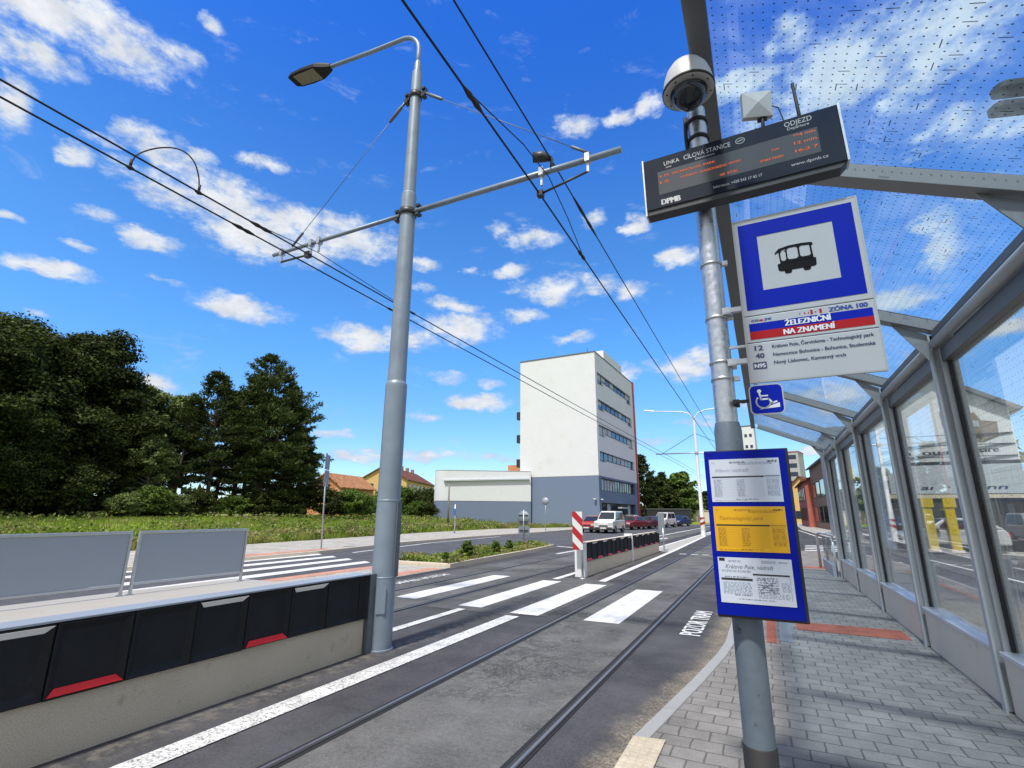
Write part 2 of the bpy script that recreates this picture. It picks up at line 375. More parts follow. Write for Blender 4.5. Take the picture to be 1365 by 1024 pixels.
def emis(name,col,st):
    m,t=nt(name); g=G(t); e=g.n('ShaderNodeEmission',{0:c4(col),1:st}); out(g,e.outputs[0]); return m
M['led']=emis('led_orange',(1.,.20,.07),.75)
M['railpanel']=P('frosted_grey_panel',(.30,.34,.39),.38,.1,.03,1.2)
M['lens']=P('lamp_lens',(.17,.16,.10),.3,0,.15,30.)
M['back']=P('sign_back_grey',(.24,.27,.31),.5,.5,.06,4.)
M['haz_w']=P('hazard_white',(.66,.66,.64),.4,0,.04,8.); M['haz_r']=P('hazard_red',(.38,.015,.02),.4,0,.05,8.)

def leaf(name,a,b,c,trans=.25):
    m,t=nt(name); g=G(t)
    ge=g.n('ShaderNodeNewGeometry'); oi=g.n('ShaderNodeObjectInfo')
    r=ge.outputs['Random Per Island']
    col=g.ramp(r,[(0.,a),(.55,b),(1.,c)])
    k=g.smooth(oi.outputs['Random'],0.,1.,.85,1.15)
    if name in('grass_blades','weed_leaves'):
        pn=g.noise(g.geo(),.35,5.,.65); col=g.mix(g.smooth(pn,.46,.60,0.,.7),col,(.38,.33,.14,1)); k=g.smooth(g.noise(g.geo(),1.1,4.,.6),.3,.7,.62,1.15)
    col=g.mix(1.,col,g.n('ShaderNodeCombineColor',{0:k,1:k,2:k}).outputs[0],'MULTIPLY')
    d=g.n('ShaderNodeBsdfPrincipled',{'Base Color':col,'Roughness':.6,'Specular IOR Level':.12})
    tl=g.n('ShaderNodeBsdfTranslucent',{0:col})
    x=g.n('ShaderNodeMixShader',{0:trans,1:d.outputs[0],2:tl.outputs[0]}); out(g,x.outputs[0]); return m
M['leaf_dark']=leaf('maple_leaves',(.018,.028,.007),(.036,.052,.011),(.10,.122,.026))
M['leaf_ash']=leaf('ash_leaves',(.085,.115,.032),(.14,.185,.055),(.24,.29,.10))
M['leaf_pine']=leaf('pine_needles',(.024,.040,.011),(.048,.070,.018),(.105,.130,.036),.18)
M['leaf_bush']=leaf('bush_leaves',(.055,.095,.016),(.095,.155,.026),(.16,.22,.05))
M['leaf_spruce']=leaf('spruce_needles',(.022,.038,.012),(.04,.06,.018),(.07,.095,.03),.1)
M['grass']=leaf('grass_blades',(.16,.26,.022),(.25,.37,.04),(.36,.43,.09),.35)
M['weeds']=leaf('weed_leaves',(.10,.15,.03),(.17,.22,.06),(.30,.29,.14),.3)
M['flower']=leaf('wild_flowers',(.30,.05,.18),(.5,.42,.15),(.55,.5,.5),.2)
def groundmat():
    m,t=nt('meadow'); g=G(t); v=g.geo()
    n=g.noise(v,.22,5.,.6); n2=g.noise(v,2.5,5.,.7); n3=g.noise(v,14.,3.,.7)
    c=g.mix(n2,(.14,.22,.025,1),(.26,.34,.05,1)); c=g.mix(g.smooth(n3,.3,.7,0.,.5),c,(.08,.11,.02,1))
    c=g.mix(g.smooth(n,.53,.62),c,(.30,.26,.15,1))
    b=g.n('ShaderNodeBsdfPrincipled',{'Base Color':c,'Roughness':.95,'Specular IOR Level':.1}); out(g,b.outputs[0]); return m
M['meadow']=groundmat()
# ------------------------------------------------------------------ lettering
_tc={}
def glyphs(s,shear=0.):
    key=(s,shear)
    if key in _tc: return _tc[key]
    cu=bpy.data.curves.new('t','FONT'); cu.body=s; cu.size=1.; cu.shear=shear; cu.resolution_u=3
    o=bpy.data.objects.new('t',cu); COL.objects.link(o)
    dg=bpy.context.evaluated_depsgraph_get(); me=bpy.data.meshes.new_from_object(o.evaluated_get(dg))
    v=np.array([tuple(x.co)[:2] for x in me.vertices]) if len(me.vertices) else np.zeros((1,2)); f=[tuple(p.vertices) for p in me.polygons]
    bpy.data.objects.remove(o); bpy.data.curves.remove(cu); bpy.data.meshes.remove(me)
    _tc[key]=(v,f); return v,f
class Plane:
    """flat artwork laid on a plate: u right, v up, n out of the plate"""
    def __init__(s,O,U,V,lift=.0015):
        s.O=Vector(O);s.U=Vector(U);s.V=Vector(V);s.N=s.U.cross(s.V);s.l=lift
    def p(s,u,v,k=1.): return s.O+s.U*u+s.V*v+s.N*(s.l*k)
    def text(s,mb,t,u,v,h,w=None,m=0,shear=0.,bold=0.,align='l',k=1.):
        a,f=glyphs(t,shear); x0,x1=a[:,0].min(),a[:,0].max(); hh=h/.72
        sx=hh if w is None else w/(x1-x0)
        if align=='r': u=u-(x1-x0)*sx
        if align=='c': u=u-(x1-x0)*sx/2
        for i_,d in enumerate([0.] if not bold else [-bold,0.,bold]):
            mb.join=i_>0
            mb.add([s.p(u+(x-x0)*sx+d,v+y*hh,k+.2*(d/bold if bold else 0)) for x,y in a],f,m)
        mb.join=False
    def rect(s,mb,u0,u1,v0,v1,m=0,k=1.): mb.quad(s.p(u0,v0,k),s.p(u1,v0,k),s.p(u1,v1,k),s.p(u0,v1,k),m)
    def poly(s,mb,pts,m=0,k=1.):
        A=sum(pts[i][0]*pts[(i+1)%len(pts)][1]-pts[(i+1)%len(pts)][0]*pts[i][1] for i in range(len(pts)))
        if A<0: pts=pts[::-1]
        mb.add([s.p(u,v,k) for u,v in pts],[tuple(range(len(pts)))],m)
    def stroke(s,mb,pts,w,m=0,k=1.):
        for a,b in zip(pts[:-1],pts[1:]):
            dx,dy=b[0]-a[0],b[1]-a[1];L=math.hypot(dx,dy) or 1;nx,ny=-dy/L*w/2,dx/L*w/2;ex,ey=dx/L*w*.3,dy/L*w*.3
            s.poly(mb,[(a[0]+nx-ex,a[1]+ny-ey),(a[0]-nx-ex,a[1]-ny-ey),(b[0]-nx+ex,b[1]-ny+ey),(b[0]+nx+ex,b[1]+ny+ey)],m,k)

# ------------------------------------------------------------------ camera, world, sun
cam=bpy.data.cameras.new('camera'); co=bpy.data.objects.new('camera',cam); COL.objects.link(co)
cam.sensor_width=36; cam.lens=17.6123; cam.clip_start=.05; cam.clip_end=5000
co.matrix_world=Matrix.Translation((0,0,1.6))@Matrix(((0.898,0.104,0.427),(0.439,-0.228,-0.869),(0.007,0.968,-0.25))).normalized().to_4x4()
S.camera=co
KX,KY=.02,.54
SUN=Vector((-KX,-KY,1)).normalized()
sl=bpy.data.lights.new('sun','SUN'); sl.energy=3.9; sl.angle=R(3.4); sl.color=(1.,.955,.885)
so=bpy.data.objects.new('sun',sl); COL.objects.link(so); so.rotation_euler=SUN.to_track_quat('Z','Y').to_euler(); so.location=(0,0,60)
CLOUDS=[(-1.3051,0.6763,0.1383,0.0361,1.0),
 (-1.3334,0.6129,0.0558,0.0193,0.9),
 (-1.1996,0.6714,0.0186,0.0246,0.6),
 (-1.3359,0.541,0.0225,0.0348,0.9),
 (-1.2497,0.5149,0.0213,0.0101,0.6),
 (-1.2227,0.5465,0.0226,0.0092,0.6),
 (-1.1594,0.5716,0.0476,0.0232,0.75),
 (-1.0897,0.572,0.0245,0.0155,0.8),
 (-1.1977,0.5259,0.0262,0.0105,0.6),
 (-1.0544,0.5141,0.1047,0.0398,1.0),
 (-0.9664,0.4826,0.1254,0.04,1.0),
 (-0.8587,0.5054,0.1305,0.0338,0.9),
 (-1.0953,0.5086,0.0529,0.0137,0.8),
 (-0.9787,0.6002,0.0359,0.0104,0.8),
 (-1.1337,0.4267,0.0353,0.0138,0.9),
 (-1.3056,0.4017,0.0146,0.007,0.9),
 (-1.2538,0.3446,0.051,0.0096,0.85),
 (-1.2222,0.3905,0.0185,0.0065,0.8),
 (-0.9829,0.3511,0.0675,0.0194,0.85),
 (-1.0992,0.3731,0.0217,0.0084,0.7),
 (-0.7704,0.3277,0.0577,0.0199,0.95),
 (-0.679,0.3332,0.0634,0.0189,0.9),
 (-0.5819,0.4037,0.0477,0.0131,0.9),
 (-0.5644,0.3606,0.0709,0.0265,0.8),
 (-0.4455,0.3869,0.0481,0.0132,0.9),
 (-0.3647,0.4384,0.0726,0.0216,0.9),
 (-0.2845,0.4434,0.0476,0.0185,0.9),
 (-0.2073,0.4262,0.0276,0.0155,0.7),
 (-0.4046,0.5326,0.05,0.018,0.8),
 (-0.4933,0.5461,0.0251,0.0137,0.6),
 (-0.311,0.7275,0.0439,0.0152,0.75),
 (-0.2106,0.7275,0.0342,0.0104,0.75),
 (-0.1373,0.7368,0.0233,0.0157,0.7),
 (-0.2791,0.5677,0.0231,0.0133,0.7),
 (-0.1834,0.549,0.0253,0.0132,0.85),
 (-0.1051,0.4782,0.0355,0.0174,0.9),
 (-0.4624,0.4767,0.0362,0.0128,0.8),
 (-0.5212,0.2146,0.0534,0.0134,0.95),
 (-0.5067,0.2493,0.0277,0.009,0.8),
 (-0.5885,0.2633,0.0336,0.0119,0.85),
 (-0.6403,0.1842,0.0324,0.0088,0.8),
 (-0.7995,0.1417,0.0335,0.007,0.8),
 (-0.6362,0.1085,0.1011,0.0101,0.85),
 (-0.4815,0.107,0.0372,0.0073,0.8),
 (-0.7621,0.1001,0.0542,0.0084,0.6),
 (-0.335,0.3439,0.0391,0.0103,0.7),
 (-0.1128,0.2723,0.0556,0.0212,0.9),
 (-0.0798,0.2862,0.0273,0.0196,0.9),
 (-0.2239,0.2655,0.0236,0.0131,0.7),
 (-1.1019,0.1993,0.0359,0.0121,0.8),
 (0.2434,0.6887,0.1656,0.0484,1.0),
 (0.1463,0.7692,0.034,0.0305,0.85),
 (0.3489,0.6697,0.1016,0.0498,0.9),
 (0.0519,0.7242,0.0772,0.0189,0.9),
 (0.2738,0.621,0.0169,0.008,0.7),
 (0.3461,0.5552,0.0587,0.0197,0.8),
 (0.4114,0.5465,0.044,0.0232,0.8),
 (0.3029,0.4145,0.0226,0.0434,0.85),
 (0.2354,0.3349,0.0546,0.0163,0.8),
 (0.1761,0.3924,0.0277,0.0144,0.6),
 (-0.1808,0.1406,0.0349,0.0086,0.7),
 (0.081,0.1084,0.0387,0.0064,0.8),
 (0.3529,0.2649,0.0354,0.0127,0.8),
 (0.1252,0.1936,0.0649,0.0227,0.7),
 (0.0208,0.1912,0.0485,0.0133,0.6),
 (-1.148,0.698,0.03,0.0135,0.5),
 (-1.1091,0.7587,0.019,0.0084,0.5),
 (-0.5524,0.4714,0.0179,0.0057,0.6),
 (-0.6444,0.4726,0.0255,0.0098,0.6),
 (-0.6545,0.432,0.0282,0.0085,0.6),
 (0.3587,0.4657,0.0358,0.0122,0.5),
 (-0.07,0.1707,0.0392,0.0083,0.6),
 (-1.2099,0.4417,0.0243,0.0086,0.5),
 (-1.2565,0.2737,0.0162,0.0053,0.5),
 (0.2725,0.2437,0.0358,0.0137,0.6)]
W=bpy.data.worlds.new('World'); S.world=W; W.use_nodes=True; wt=W.node_tree; wt.nodes.clear(); g=G(wt)
sky=g.n('ShaderNodeTexSky',sky_type='NISHITA'); sky.sun_disc=False; sky.sun_elevation=math.asin(SUN.z); sky.sun_rotation=math.atan2(SUN.x,SUN.y)
sky.air_density=1.; sky.dust_density=.3; sky.ozone_density=2.5
d=g.n('ShaderNodeTexCoord').outputs['Generated']
sx=g.n('ShaderNodeSeparateXYZ',{0:g.vmath('NORMALIZE',d)}).outputs
az=g.math('ARCTAN2',sx[0],sx[1]); el=g.math('ARCSINE',sx[2])
# warp the angular position so the outlines of the clouds break up
ae=g.n('ShaderNodeCombineXYZ',{0:g.math('MULTIPLY',az,1.15),1:g.math('MULTIPLY',el,2.1)}).outputs[0]
nz=g.n('ShaderNodeTexNoise',{'Vector':ae,'Scale':10.,'Detail':8.,'Roughness':.60,'Distortion':.15}); nf=nz.outputs[0]; nc=g.vmath('SUBTRACT',nz.outputs[1],(.5,.5,.5))
nb=g.n('ShaderNodeTexNoise',{'Vector':ae,'Scale':30.,'Detail':8.,'Roughness':.68}).outputs[0]
pos=g.n('ShaderNodeCombineXYZ',{0:az,1:el}).outputs[0]
pos=g.vmath('ADD',pos,g.vmath('MULTIPLY',nc,(.07,.05,0)))
acc=None
for a,e,wa,wb,st in CLOUDS:
    q=g.vmath('MULTIPLY',g.vmath('SUBTRACT',pos,(a,e,0)),(1/(wa*1.27),1/(wb*1.27),0))
    k=g.math('MULTIPLY_ADD',g.vmath('DOT_PRODUCT',q,q),-st,st)
    acc=k if acc is None else g.math('MAXIMUM',acc,k)
acc=g.math('MAXIMUM',acc,-1.2)
# unseen cloud bank added behind and overhead to whiten the fill light
back=g.math('MAXIMUM',g.smooth(g.math('ABSOLUTE',g.math('ADD',az,.4)),1.15,1.5),g.smooth(el,1.02,1.15))
far=g.math('SUBTRACT',g.math('MULTIPLY',g.noise(ae,3.1,3.,.5),3.2),.45)
acc=g.math('MAXIMUM',acc,g.math('SUBTRACT',far,g.math('MULTIPLY',g.math('SUBTRACT',1.,back),3.)))
den=g.math('ADD',acc,g.math('ADD',g.math('MULTIPLY',g.math('SUBTRACT',nf,.5),3.0),g.math('MULTIPLY',g.math('SUBTRACT',nb,.5),1.9)))
mask=g.math('MULTIPLY',g.smooth(den,-.28,.95),.98)
wisp=g.math('MULTIPLY',g.smooth(g.noise(g.vmath('MULTIPLY',ae,(1.,1.6,1.)),7.,9.,.66,.4),.57,.82),.5)
mask=g.math('MAXIMUM',mask,wisp)
core=g.smooth(den,.15,1.25)
shade=g.smooth(g.noise(g.vmath('ADD',ae,(0,-.02,0)),16.,4.,.6),.3,.72,.80,1.0)
cl=g.mix(core,(4.4,5.3,6.6,1),(6.5,6.6,6.8,1)); cl=g.mix(1.,cl,g.n('ShaderNodeCombineColor',{0:shade,1:g.math('MULTIPLY_ADD',shade,.93,.07),2:g.math('MULTIPLY_ADD',shade,.8,.2)}).outputs[0],'MULTIPLY')
hs=g.n('ShaderNodeHueSaturation',{'Color':sky.outputs[0],'Saturation':1.22,'Value':1.18,'Hue':.5}).outputs[0]
hs=g.mix(1.,hs,g.mix(g.smooth(el,.42,.92),g.mix(g.smooth(el,.08,.34),(.80,.98,1.22,1),(.84,1.20,1.46,1)),(.37,.88,1.66,1)),'MULTIPLY')
skyc=g.mix(mask,hs,cl)
bg=g.n('ShaderNodeBackground',{0:skyc,1:.115}); g.n('ShaderNodeOutputWorld',{0:bg.outputs[0]})
S.view_settings.view_transform='Standard'; S.view_settings.look='None'; S.view_settings.exposure=.30; S.view_settings.gamma=1.
S.cycles.max_bounces=8; S.cycles.transparent_max_bounces=24; S.cycles.caustics_reflective=False; S.cycles.caustics_refractive=False
S.cycles.use_denoising=True

# ------------------------------------------------------------------ terrain and paved setting
def sstep(a,b,x):
    t=min(1,max(0,(x-a)/(b-a))); return t*t*(3-2*t)
def tz(x,y):
    z=-.03
    z+=1.12*sstep(-23,-42,x)*(1-.75*sstep(70,110,y)) if x<-23 else 0
    if x<-25: z+=.10*mnoise.noise(Vector((x*.25,y*.25,0)))+.05*mnoise.noise(Vector((x*.9,y*.9,4)))
    if x>-25 and y>88: z+=.5*sstep(88,110,y)*sstep(-6,-12,x)
    return z
def lin(a,b,n): return [a+(b-a)*i/n for i in range(n)]
xs=[-3000,-1500,-700,-300,-150]+lin(-100,-60,8)+lin(-60,-22,40)+lin(-22,30,20)+[30,60,120,300,700,1500,3000]
ys=[-3000,-1000,-300,-100]+lin(-50,0,10)+lin(0,80,80)+lin(80,140,12)+[140,200,300,700,1500,3000]
mb=MB(); nx=len(xs)
for y in ys:
    for x in xs: mb.v.append((x,y,tz(x,y)))
for j in range(len(ys)-1):
    for i in range(nx-1):
        a=j*nx+i; mb.f.append((a,a+1,a+1+nx,a+nx)); mb.m.append(0); mb.sm.append(True)
struct(mb.build('ground',M['meadow'],base=(0,0,0)))

def sheet(name,poly,z,mat,thick=0.,base=(0,0,0),ms=None):
    mb=MB()
    if thick: mb.prism(poly,z-thick,z,0,1 if ms else 0)
    else:
        A=sum(poly[i][0]*poly[(i+1)%len(poly)][1]-poly[(i+1)%len(poly)][0]*poly[i][1] for i in range(len(poly)))
        if A<0: poly=poly[::-1]
        mb.add([(x,y,z) for x,y in poly],[tuple(range(len(poly)))])
    return struct(mb.build(name,[mat]+([ms] if ms else []),base=base))
LK=[(-16.0,-40),(-15.75,11.5),(-16.0,15.5),(-17.2,22),(-17.6,30),(-17.2,40),(-17.6,60),(-17.4,80),(-14.6,100),(-12,140),(-6,220),(-2,400)]
RK=[(6,400),(6,220),(4.8,140),(4.3,95),(3.5,66),(3.9,45),(5.2,34),(9.2,27.5),(9.2,-40)]
sheet('road',LK+RK,0.,M['asph'])
sheet('side_road',[(-10.9,-40),(-10.9,24.6),(-9.6,26),(-8.9,60),(-8.6,100),(-9,140)]+[(x+.02,y) for x,y in LK[::-1][2:]],.004,M['asph_side'])
# tram tracks: a coarser, paler surface between the rails
sheet('track_bed',[(-3.02,-12),(-1.68,-12),(-1.68,140),(-3.02,140)],.004,M['asph_track'])
sheet('track_bed',[(-7.17,-12),(-5.78,-12),(-5.78,140),(-7.17,140)],.004,M['asph_track'])
sheet('track_margin',[(-8.2,8.0),(-7.25,8.0),(-7.25,60),(-8.2,60)],.004,M['asph_mid'])
sheet('track_margin',[(-5.55,7.9),(-3.95,7.9),(-3.35,8.1),(-3.35,12.4),(-3.95,13.0),(-5.55,13.0)],.0045,M['asph_mid'])
sheet('far_track_margin',[(-5.0,24.2),(-4.6,24.2),(-3.85,24.2),(-4.35,43),(-4.4,80),(-4.9,80),(-4.85,43)],.0045,M['slab'])
for x,s in ((-3.055,1),(-1.645,-1),(-7.205,1),(-5.745,-1)):
    mb=MB(); mb.box(x-.030,x+.030,-12,140,-.02,.010)
    o=mb.build('rail',M['rail']); struct(o)
    mb=MB(); mb.box(x-s*.008-.012,x-s*.008+.012,-12,140,.0095,.0125); struct(mb.build('rail_head',M['railhead']))
    gx=x+s*.052; mb=MB(); mb.box(gx-.019,gx+.019,-12,140,-.02,.0065); struct(mb.build('rail_groove',M['groove']))
    gx=x-s*.044; mb=MB(); mb.box(gx-.011,gx+.011,-12,140,-.02,.0062); struct(mb.build('rail_seal',M['groove']))
# platform on our side
PL=[(-.95,-8),(-.95,3.8),(-.87,4.37),(-.74,5.3),(-.62,6.3),(-.575,6.9),(-.57,20.),(-.35,23.),(.1,25.3)]
PR=[(1.95,25.3),(2.1,22),(1.9,17.5),(1.9,-8)]
KW=.105
sheet('platform',[(x+KW,y) for x,y in PL]+PR,.16,M['paver'],.26,ms=M['kerb'])
mb=MB()
for i,((xa,ya),(xb,yb)) in enumerate(zip(PL[:-1],PL[1:])):
    n=max(1,round((yb-ya)/1.0))
    for k in range(n):
        y0=ya+(yb-ya)*k/n; y1=ya+(yb-ya)*(k+1)/n-.006; x0=xa+(xb-xa)*k/n; x1=xa+(xb-xa)*(k+1)/n
        if y1<3.8-.01 and y0<3.79 and y1>-4: pass
        mb.prism([(x0,y0),(x0+KW-.003,y0),(x1+KW-.003,y1),(x1,y1)],-.1,.166)
struct(mb.build('platform_kerb',M['kerb'],bevel=.008))
sheet('tactile_paving',[(-.945,2.2),(-.945,3.80),(-.74,3.83),(-.74,2.2)],.170,M['tactile_b'])
sheet('tactile_paving',[(-.14,7.1),(-.035,7.1),(-.035,17.6),(-.14,17.6)],.164,M['tactile_r'])
sheet('tactile_paving',[(.22,8.03),(1.43,8.0),(1.43,8.6),(.22,8.6)],.164,M['tactile_r'])
sheet('tactile_paving',[(.30,17.25),(1.45,17.25),(1.45,17.75),(.30,17.75)],.164,M['tactile_r'])
sheet('tactile_paving',[(-.46,7.0),(-.40,7.0),(-.40,7.8),(-.46,7.8)],.164,M['tactile_r'])
sheet('drain_slab',[(0.0,7.25),(.14,7.2),(.17,9.3),(.03,9.3)],.1635,M['slab_b'])
# far platform and traffic island
sheet('far_platform',[(-8.35,-30),(-8.35,8.0),(-10.75,8.0),(-10.75,-30)],.16,M['slab'],.26,ms=M['kerb'])
sheet('far_platform_ramp',[(-8.35,8.0),(-8.45,13.2),(-10.75,13.2),(-10.75,8.0)],.05,M['paver_l'],.15,ms=M['kerb'])
sheet('tactile_paving',[(-8.42,8.02),(-8.50,12.9),(-9.0,12.9),(-8.9,8.02)],.054,M['tactile_p'])
sheet('tactile_paving',[(-10.25,8.02),(-10.25,13.1),(-10.73,13.1),(-10.73,8.02)],.054,M['tactile_p'])
IS=[(-8.5,13.25),(-8.62,14.2),(-9.0,20.5),(-9.45,24.0),(-10.2,24.6),(-10.75,23.9),(-10.75,13.25)]
mb=MB(); n=len(IS)
for i in range(n):
    a=Vector(IS[i]);b=Vector(IS[(i+1)%n]);d=(b-a);L=d.length;d/=L;nn=Vector((-d.y,d.x)); kk=max(1,round(L))
    for k in range(kk):
        p=a+d*(L*k/kk);q=a+d*(L*(k+1)/kk-.008)
        mb.prism([tuple(p),tuple(q),tuple(q+nn*.14),tuple(p+nn*.14)],-.05,.15)
struct(mb.build('island_kerb',M['concrete_l'],bevel=.008))
def inset(poly,d):
    c=Vector((sum(p[0] for p in poly)/len(poly),sum(p[1] for p in poly)/len(poly))); r=[]
    for p in poly:
        v=Vector(p)-c; r.append(tuple(c+v*(1-d/v.length)))
    return r
sheet('island_soil',inset(IS,.13),.12,M['soil'],.1)
# pavement beyond the left road
PV=[(-22.2,-40),(-22.0,17),(-24.0,33),(-24.2,46),(-20.2,57),(-18.2,60.6),(-18.0,82),(-16,100)]
sheet('pavement',[(x-.14,y) for x,y in LK[:9]]+PV[::-1],.11,M['paver_l'],.15,ms=M['kerb'])
mb=MB()
for (xa,ya),(xb,yb) in zip(LK[:9],LK[1:9]): mb.prism([(xa,ya),(xa-.13,ya),(xb-.13,yb),(xb,yb)],-.05,.115)
struct(mb.build('pavement_kerb',M['concrete_l']))
sheet('tactile_paving',[(-15.95,9.0),(-15.95,11.4),(-16.35,16.5),(-16.9,16.4),(-16.75,9.0)],.115,M['tactile_p'])
# right pavement beyond the road behind the shelter
sheet('right_pavement',[(9.2,-40),(9.2,27.5),(5.2,34),(3.9,45),(3.5,66),(4.3,95),(4.8,140),(14,140),(14,-40)],.10,M['paver_l'],.15,ms=M['kerb'])
# ---- road markings
def mark(polys,mat='line',name='road_marking',z=.0095):
    mb=MB()
    for p in polys:
        A=sum(p[i][0]*p[(i+1)%len(p)][1]-p[(i+1)%len(p)][0]*p[i][1] for i in range(len(p)))
        if A<0: p=p[::-1]
        mb.add([(x,y,z) for x,y in p],[tuple(range(len(p)))])
    return struct(mb.build(name,M[mat],base=(0,0,0)))
def strip(pts,w): return [[(a[0]-w/2,a[1]),(a[0]+w/2,a[1]),(b[0]+w/2,b[1]),(b[0]-w/2,b[1])] for a,b in zip(pts[:-1],pts[1:])]
mark(strip([(-3.815,-6),(-3.815,7.85)],.235),'line_rough','edge_line')
mark(strip([(-3.75,12.7),(-3.93,25),(-4.35,42.6),(-4.45,70)],.19),'line','edge_line')
mark(strip([(-4.88,2.),(-4.86,8.0)],.15),'line_rough','edge_line')
mark(strip([(-4.93,12.6),(-4.93,24)],.17),'line','edge_line')
mark(strip([(-5.0,24.5),(-4.95,42),(-4.95,75)],.17),'line','edge_line')
mark(strip([(-7.75,27),(-7.45,42),(-7.35,80)],.2),'line','edge_line')
mark(strip([(-6.6,31),(-6.55,33)],.5)+strip([(-6.5,36),(-6.45,38)],.4),'line','lane_dash')
ZB=[(-6.66,-6.17,8.45,12.55),(-5.09,-4.62,8.25,12.2),(-3.97,-3.46,8.05,12.1),(-2.70,-2.14,8.05,11.75)]
mark([[(a,c),(b,c),(b,d),(a,d)] for a,b,c,d in ZB],'stripe','zebra_crossing')
mark([[(-11.5-k*1.28-.0,6.3),(-12.02-k*1.28,6.3),(-12.32-k*1.24,13.9+k*.5),(-11.82-k*1.24,13.6+k*.5)] for k in range(4)],'stripe','zebra_crossing',.0085)
mark(strip([(-10.1,21.7-.0),(-8.3,24.2)],.2)[:0]+[[(-9.75,24.9),(-9.6,25.1),(-8.15,24.3),(-8.3,24.1)],[(-7.95,20.3),(-7.78,20.3),(-7.72,22.6),(-7.89,22.6)],[(-8.3,24.3),(-8.12,24.2),(-7.75,29),(-7.9,29)]],'line','lane_arrow')
mark([[(x,22.85),(x+.28,22.85),(x+.28,23.1),(x,23.1)] for x in (-3.4,-2.95,-2.5,-2.05,-1.5,-1.)],'line','crossing_dots')
mark(strip([(-15.3,16.5),(-16.7,24),(-17.1,33)],.14),'line','edge_line',.0085)
# right road: zebra and curving edge line
mark([[(1.5+.1*k,28.2+k*1.5),(3.9+.1*k,28.6+k*1.5),(3.9+.1*k,29.2+k*1.5),(1.5+.1*k,28.8+k*1.5)] for k in range(4)],'stripe','zebra_crossing')
mark([[(3.1,6+k*.001),(3.55,6),(3.55,10),(3.1,10)] for k in range(1)]+[[(4.2,6),(4.65,6),(4.65,10),(4.2,10)],[(5.3,6),(5.75,6),(5.75,10),(5.3,10)],[(6.4,6),(6.85,6),(6.85,10),(6.4,10)]],'stripe','zebra_crossing')
mark(strip([(2.55,11),(2.6,24)],.14)+strip([(5.9,12),(5.4,25)],.13)+strip([(3.15,66),(3.55,45),(4.85,34),(8.6,27.6)],.16),'line','edge_line')
# painted warning POZOR TRAM, upright for somebody stepping off either platform
pl=Plane((-.965,7.80,.008),(0,1,0),(-1,0,0),.0012)
mb=MB(); pl.text(mb,'POZOR TRAM',0,0,.285,1.93,bold=.012); struct(mb.build('painted_warning',M['line'],base=(-1.1,8.7,0)))
pl=Plane((-8.0,12.1,.008),(0,-1,0),(1,0,0),.0012)
mb=MB(); pl.text(mb,'POZOR TRAM',0,0,.26,2.1,bold=.012); struct(mb.build('painted_warning',M['line'],base=(-7.8,11,0)))
# ------------------------------------------------------------------ tram stop pole and what hangs on it
PX,PY=-.128,2.78
t=thing('stop_pole','slim grey steel stop pole with black foot at the platform edge','pole',(PX,PY,-.055))
MB().lathe((PX,PY,0),[(.066,.60),(.066,2.02),(.058,2.06)],m=0).build('lower_shaft',M['lowpole'],t)
MB().lathe((PX,PY,0),[(.0545,2.03),(.0535,3.99)]).build('upper_shaft',M['poletop'],t)
MB().lathe((PX,PY,0),[(.085,-.055),(.085,-.035),(.0715,-.025),(.0715,.61),(.066,.615)]).build('foot_sleeve',M['blackm'],t)
for z in (2.29,2.38,2.63,2.95):
    MB().lathe((PX,PY,z),[(.0555,-.008),(.059,-.007),(.059,.007),(.0555,.008)]).box(PX+.05,PX+.085,PY-.012,PY+.012,z-.012,z+.012).build('clamp_band',M['galv'],t)
mb=MB(); mb.tube([(PX-.062,PY-.02,3.95),(PX-.066,PY-.02,3.80),(PX-.062,PY-.015,3.66)],.011,8)
for z in (3.90,3.78): mb.lathe((PX,PY,z),[(.056,-.012),(.062,-.01),(.062,.01),(.056,.012)])
mb.build('cable',M['blackm'],t)
# dome camera: hangs from a short arm in front of the pole top
DX,DY,DZ=-.143,2.56,3.955
t=thing('dome_camera','white dome surveillance camera on top of the stop pole','camera',(PX,PY,3.98))
c=(DX,DY,DZ)
MB().lathe(c,[(.001,.222),(.022,.220),(.030,.205),(.034,.195),(.060,.185),(.092,.160),(.116,.120),(.130,.075),(.137,.03),(.1385,.006)],seg=40).build('housing',M['whiteplastic'],t)
MB().lathe(c,[(.1385,.006),(.144,.004),(.144,-.008),(.139,-.010)],seg=40).build('seal_ring',M['blackm'],t)
mb=MB(); mb.lathe(c,[(.139,-.010),(.102,-.016),(.099,-.010)],seg=40); mb.build('base_plate',M['whiteplastic'],t)
for k in range(8):
    a=k*math.pi/4+.3; MB().lathe((DX+.121*math.cos(a),DY+.121*math.sin(a),DZ-.014),[(.001,-.003),(.005,-.002),(.005,.006)],seg=8).build('screw',M['blackm'],t)
MB().lathe(c,[(.099,-.012)]+[(.096*math.cos(R(q_)),-.014-.096*math.sin(R(q_))*1.02) for q_ in range(0,90,9)]+[(.001,-.112)],seg=40).build('dome_window',M['lcd'],t)
MB().tube([(PX,PY,3.94),(PX,PY,4.02),(PX-.004,PY-.03,4.10),(DX,DY+.06,4.165),(DX,DY,4.165)],.026,10).build('mount',M['whiteplastic'],t)

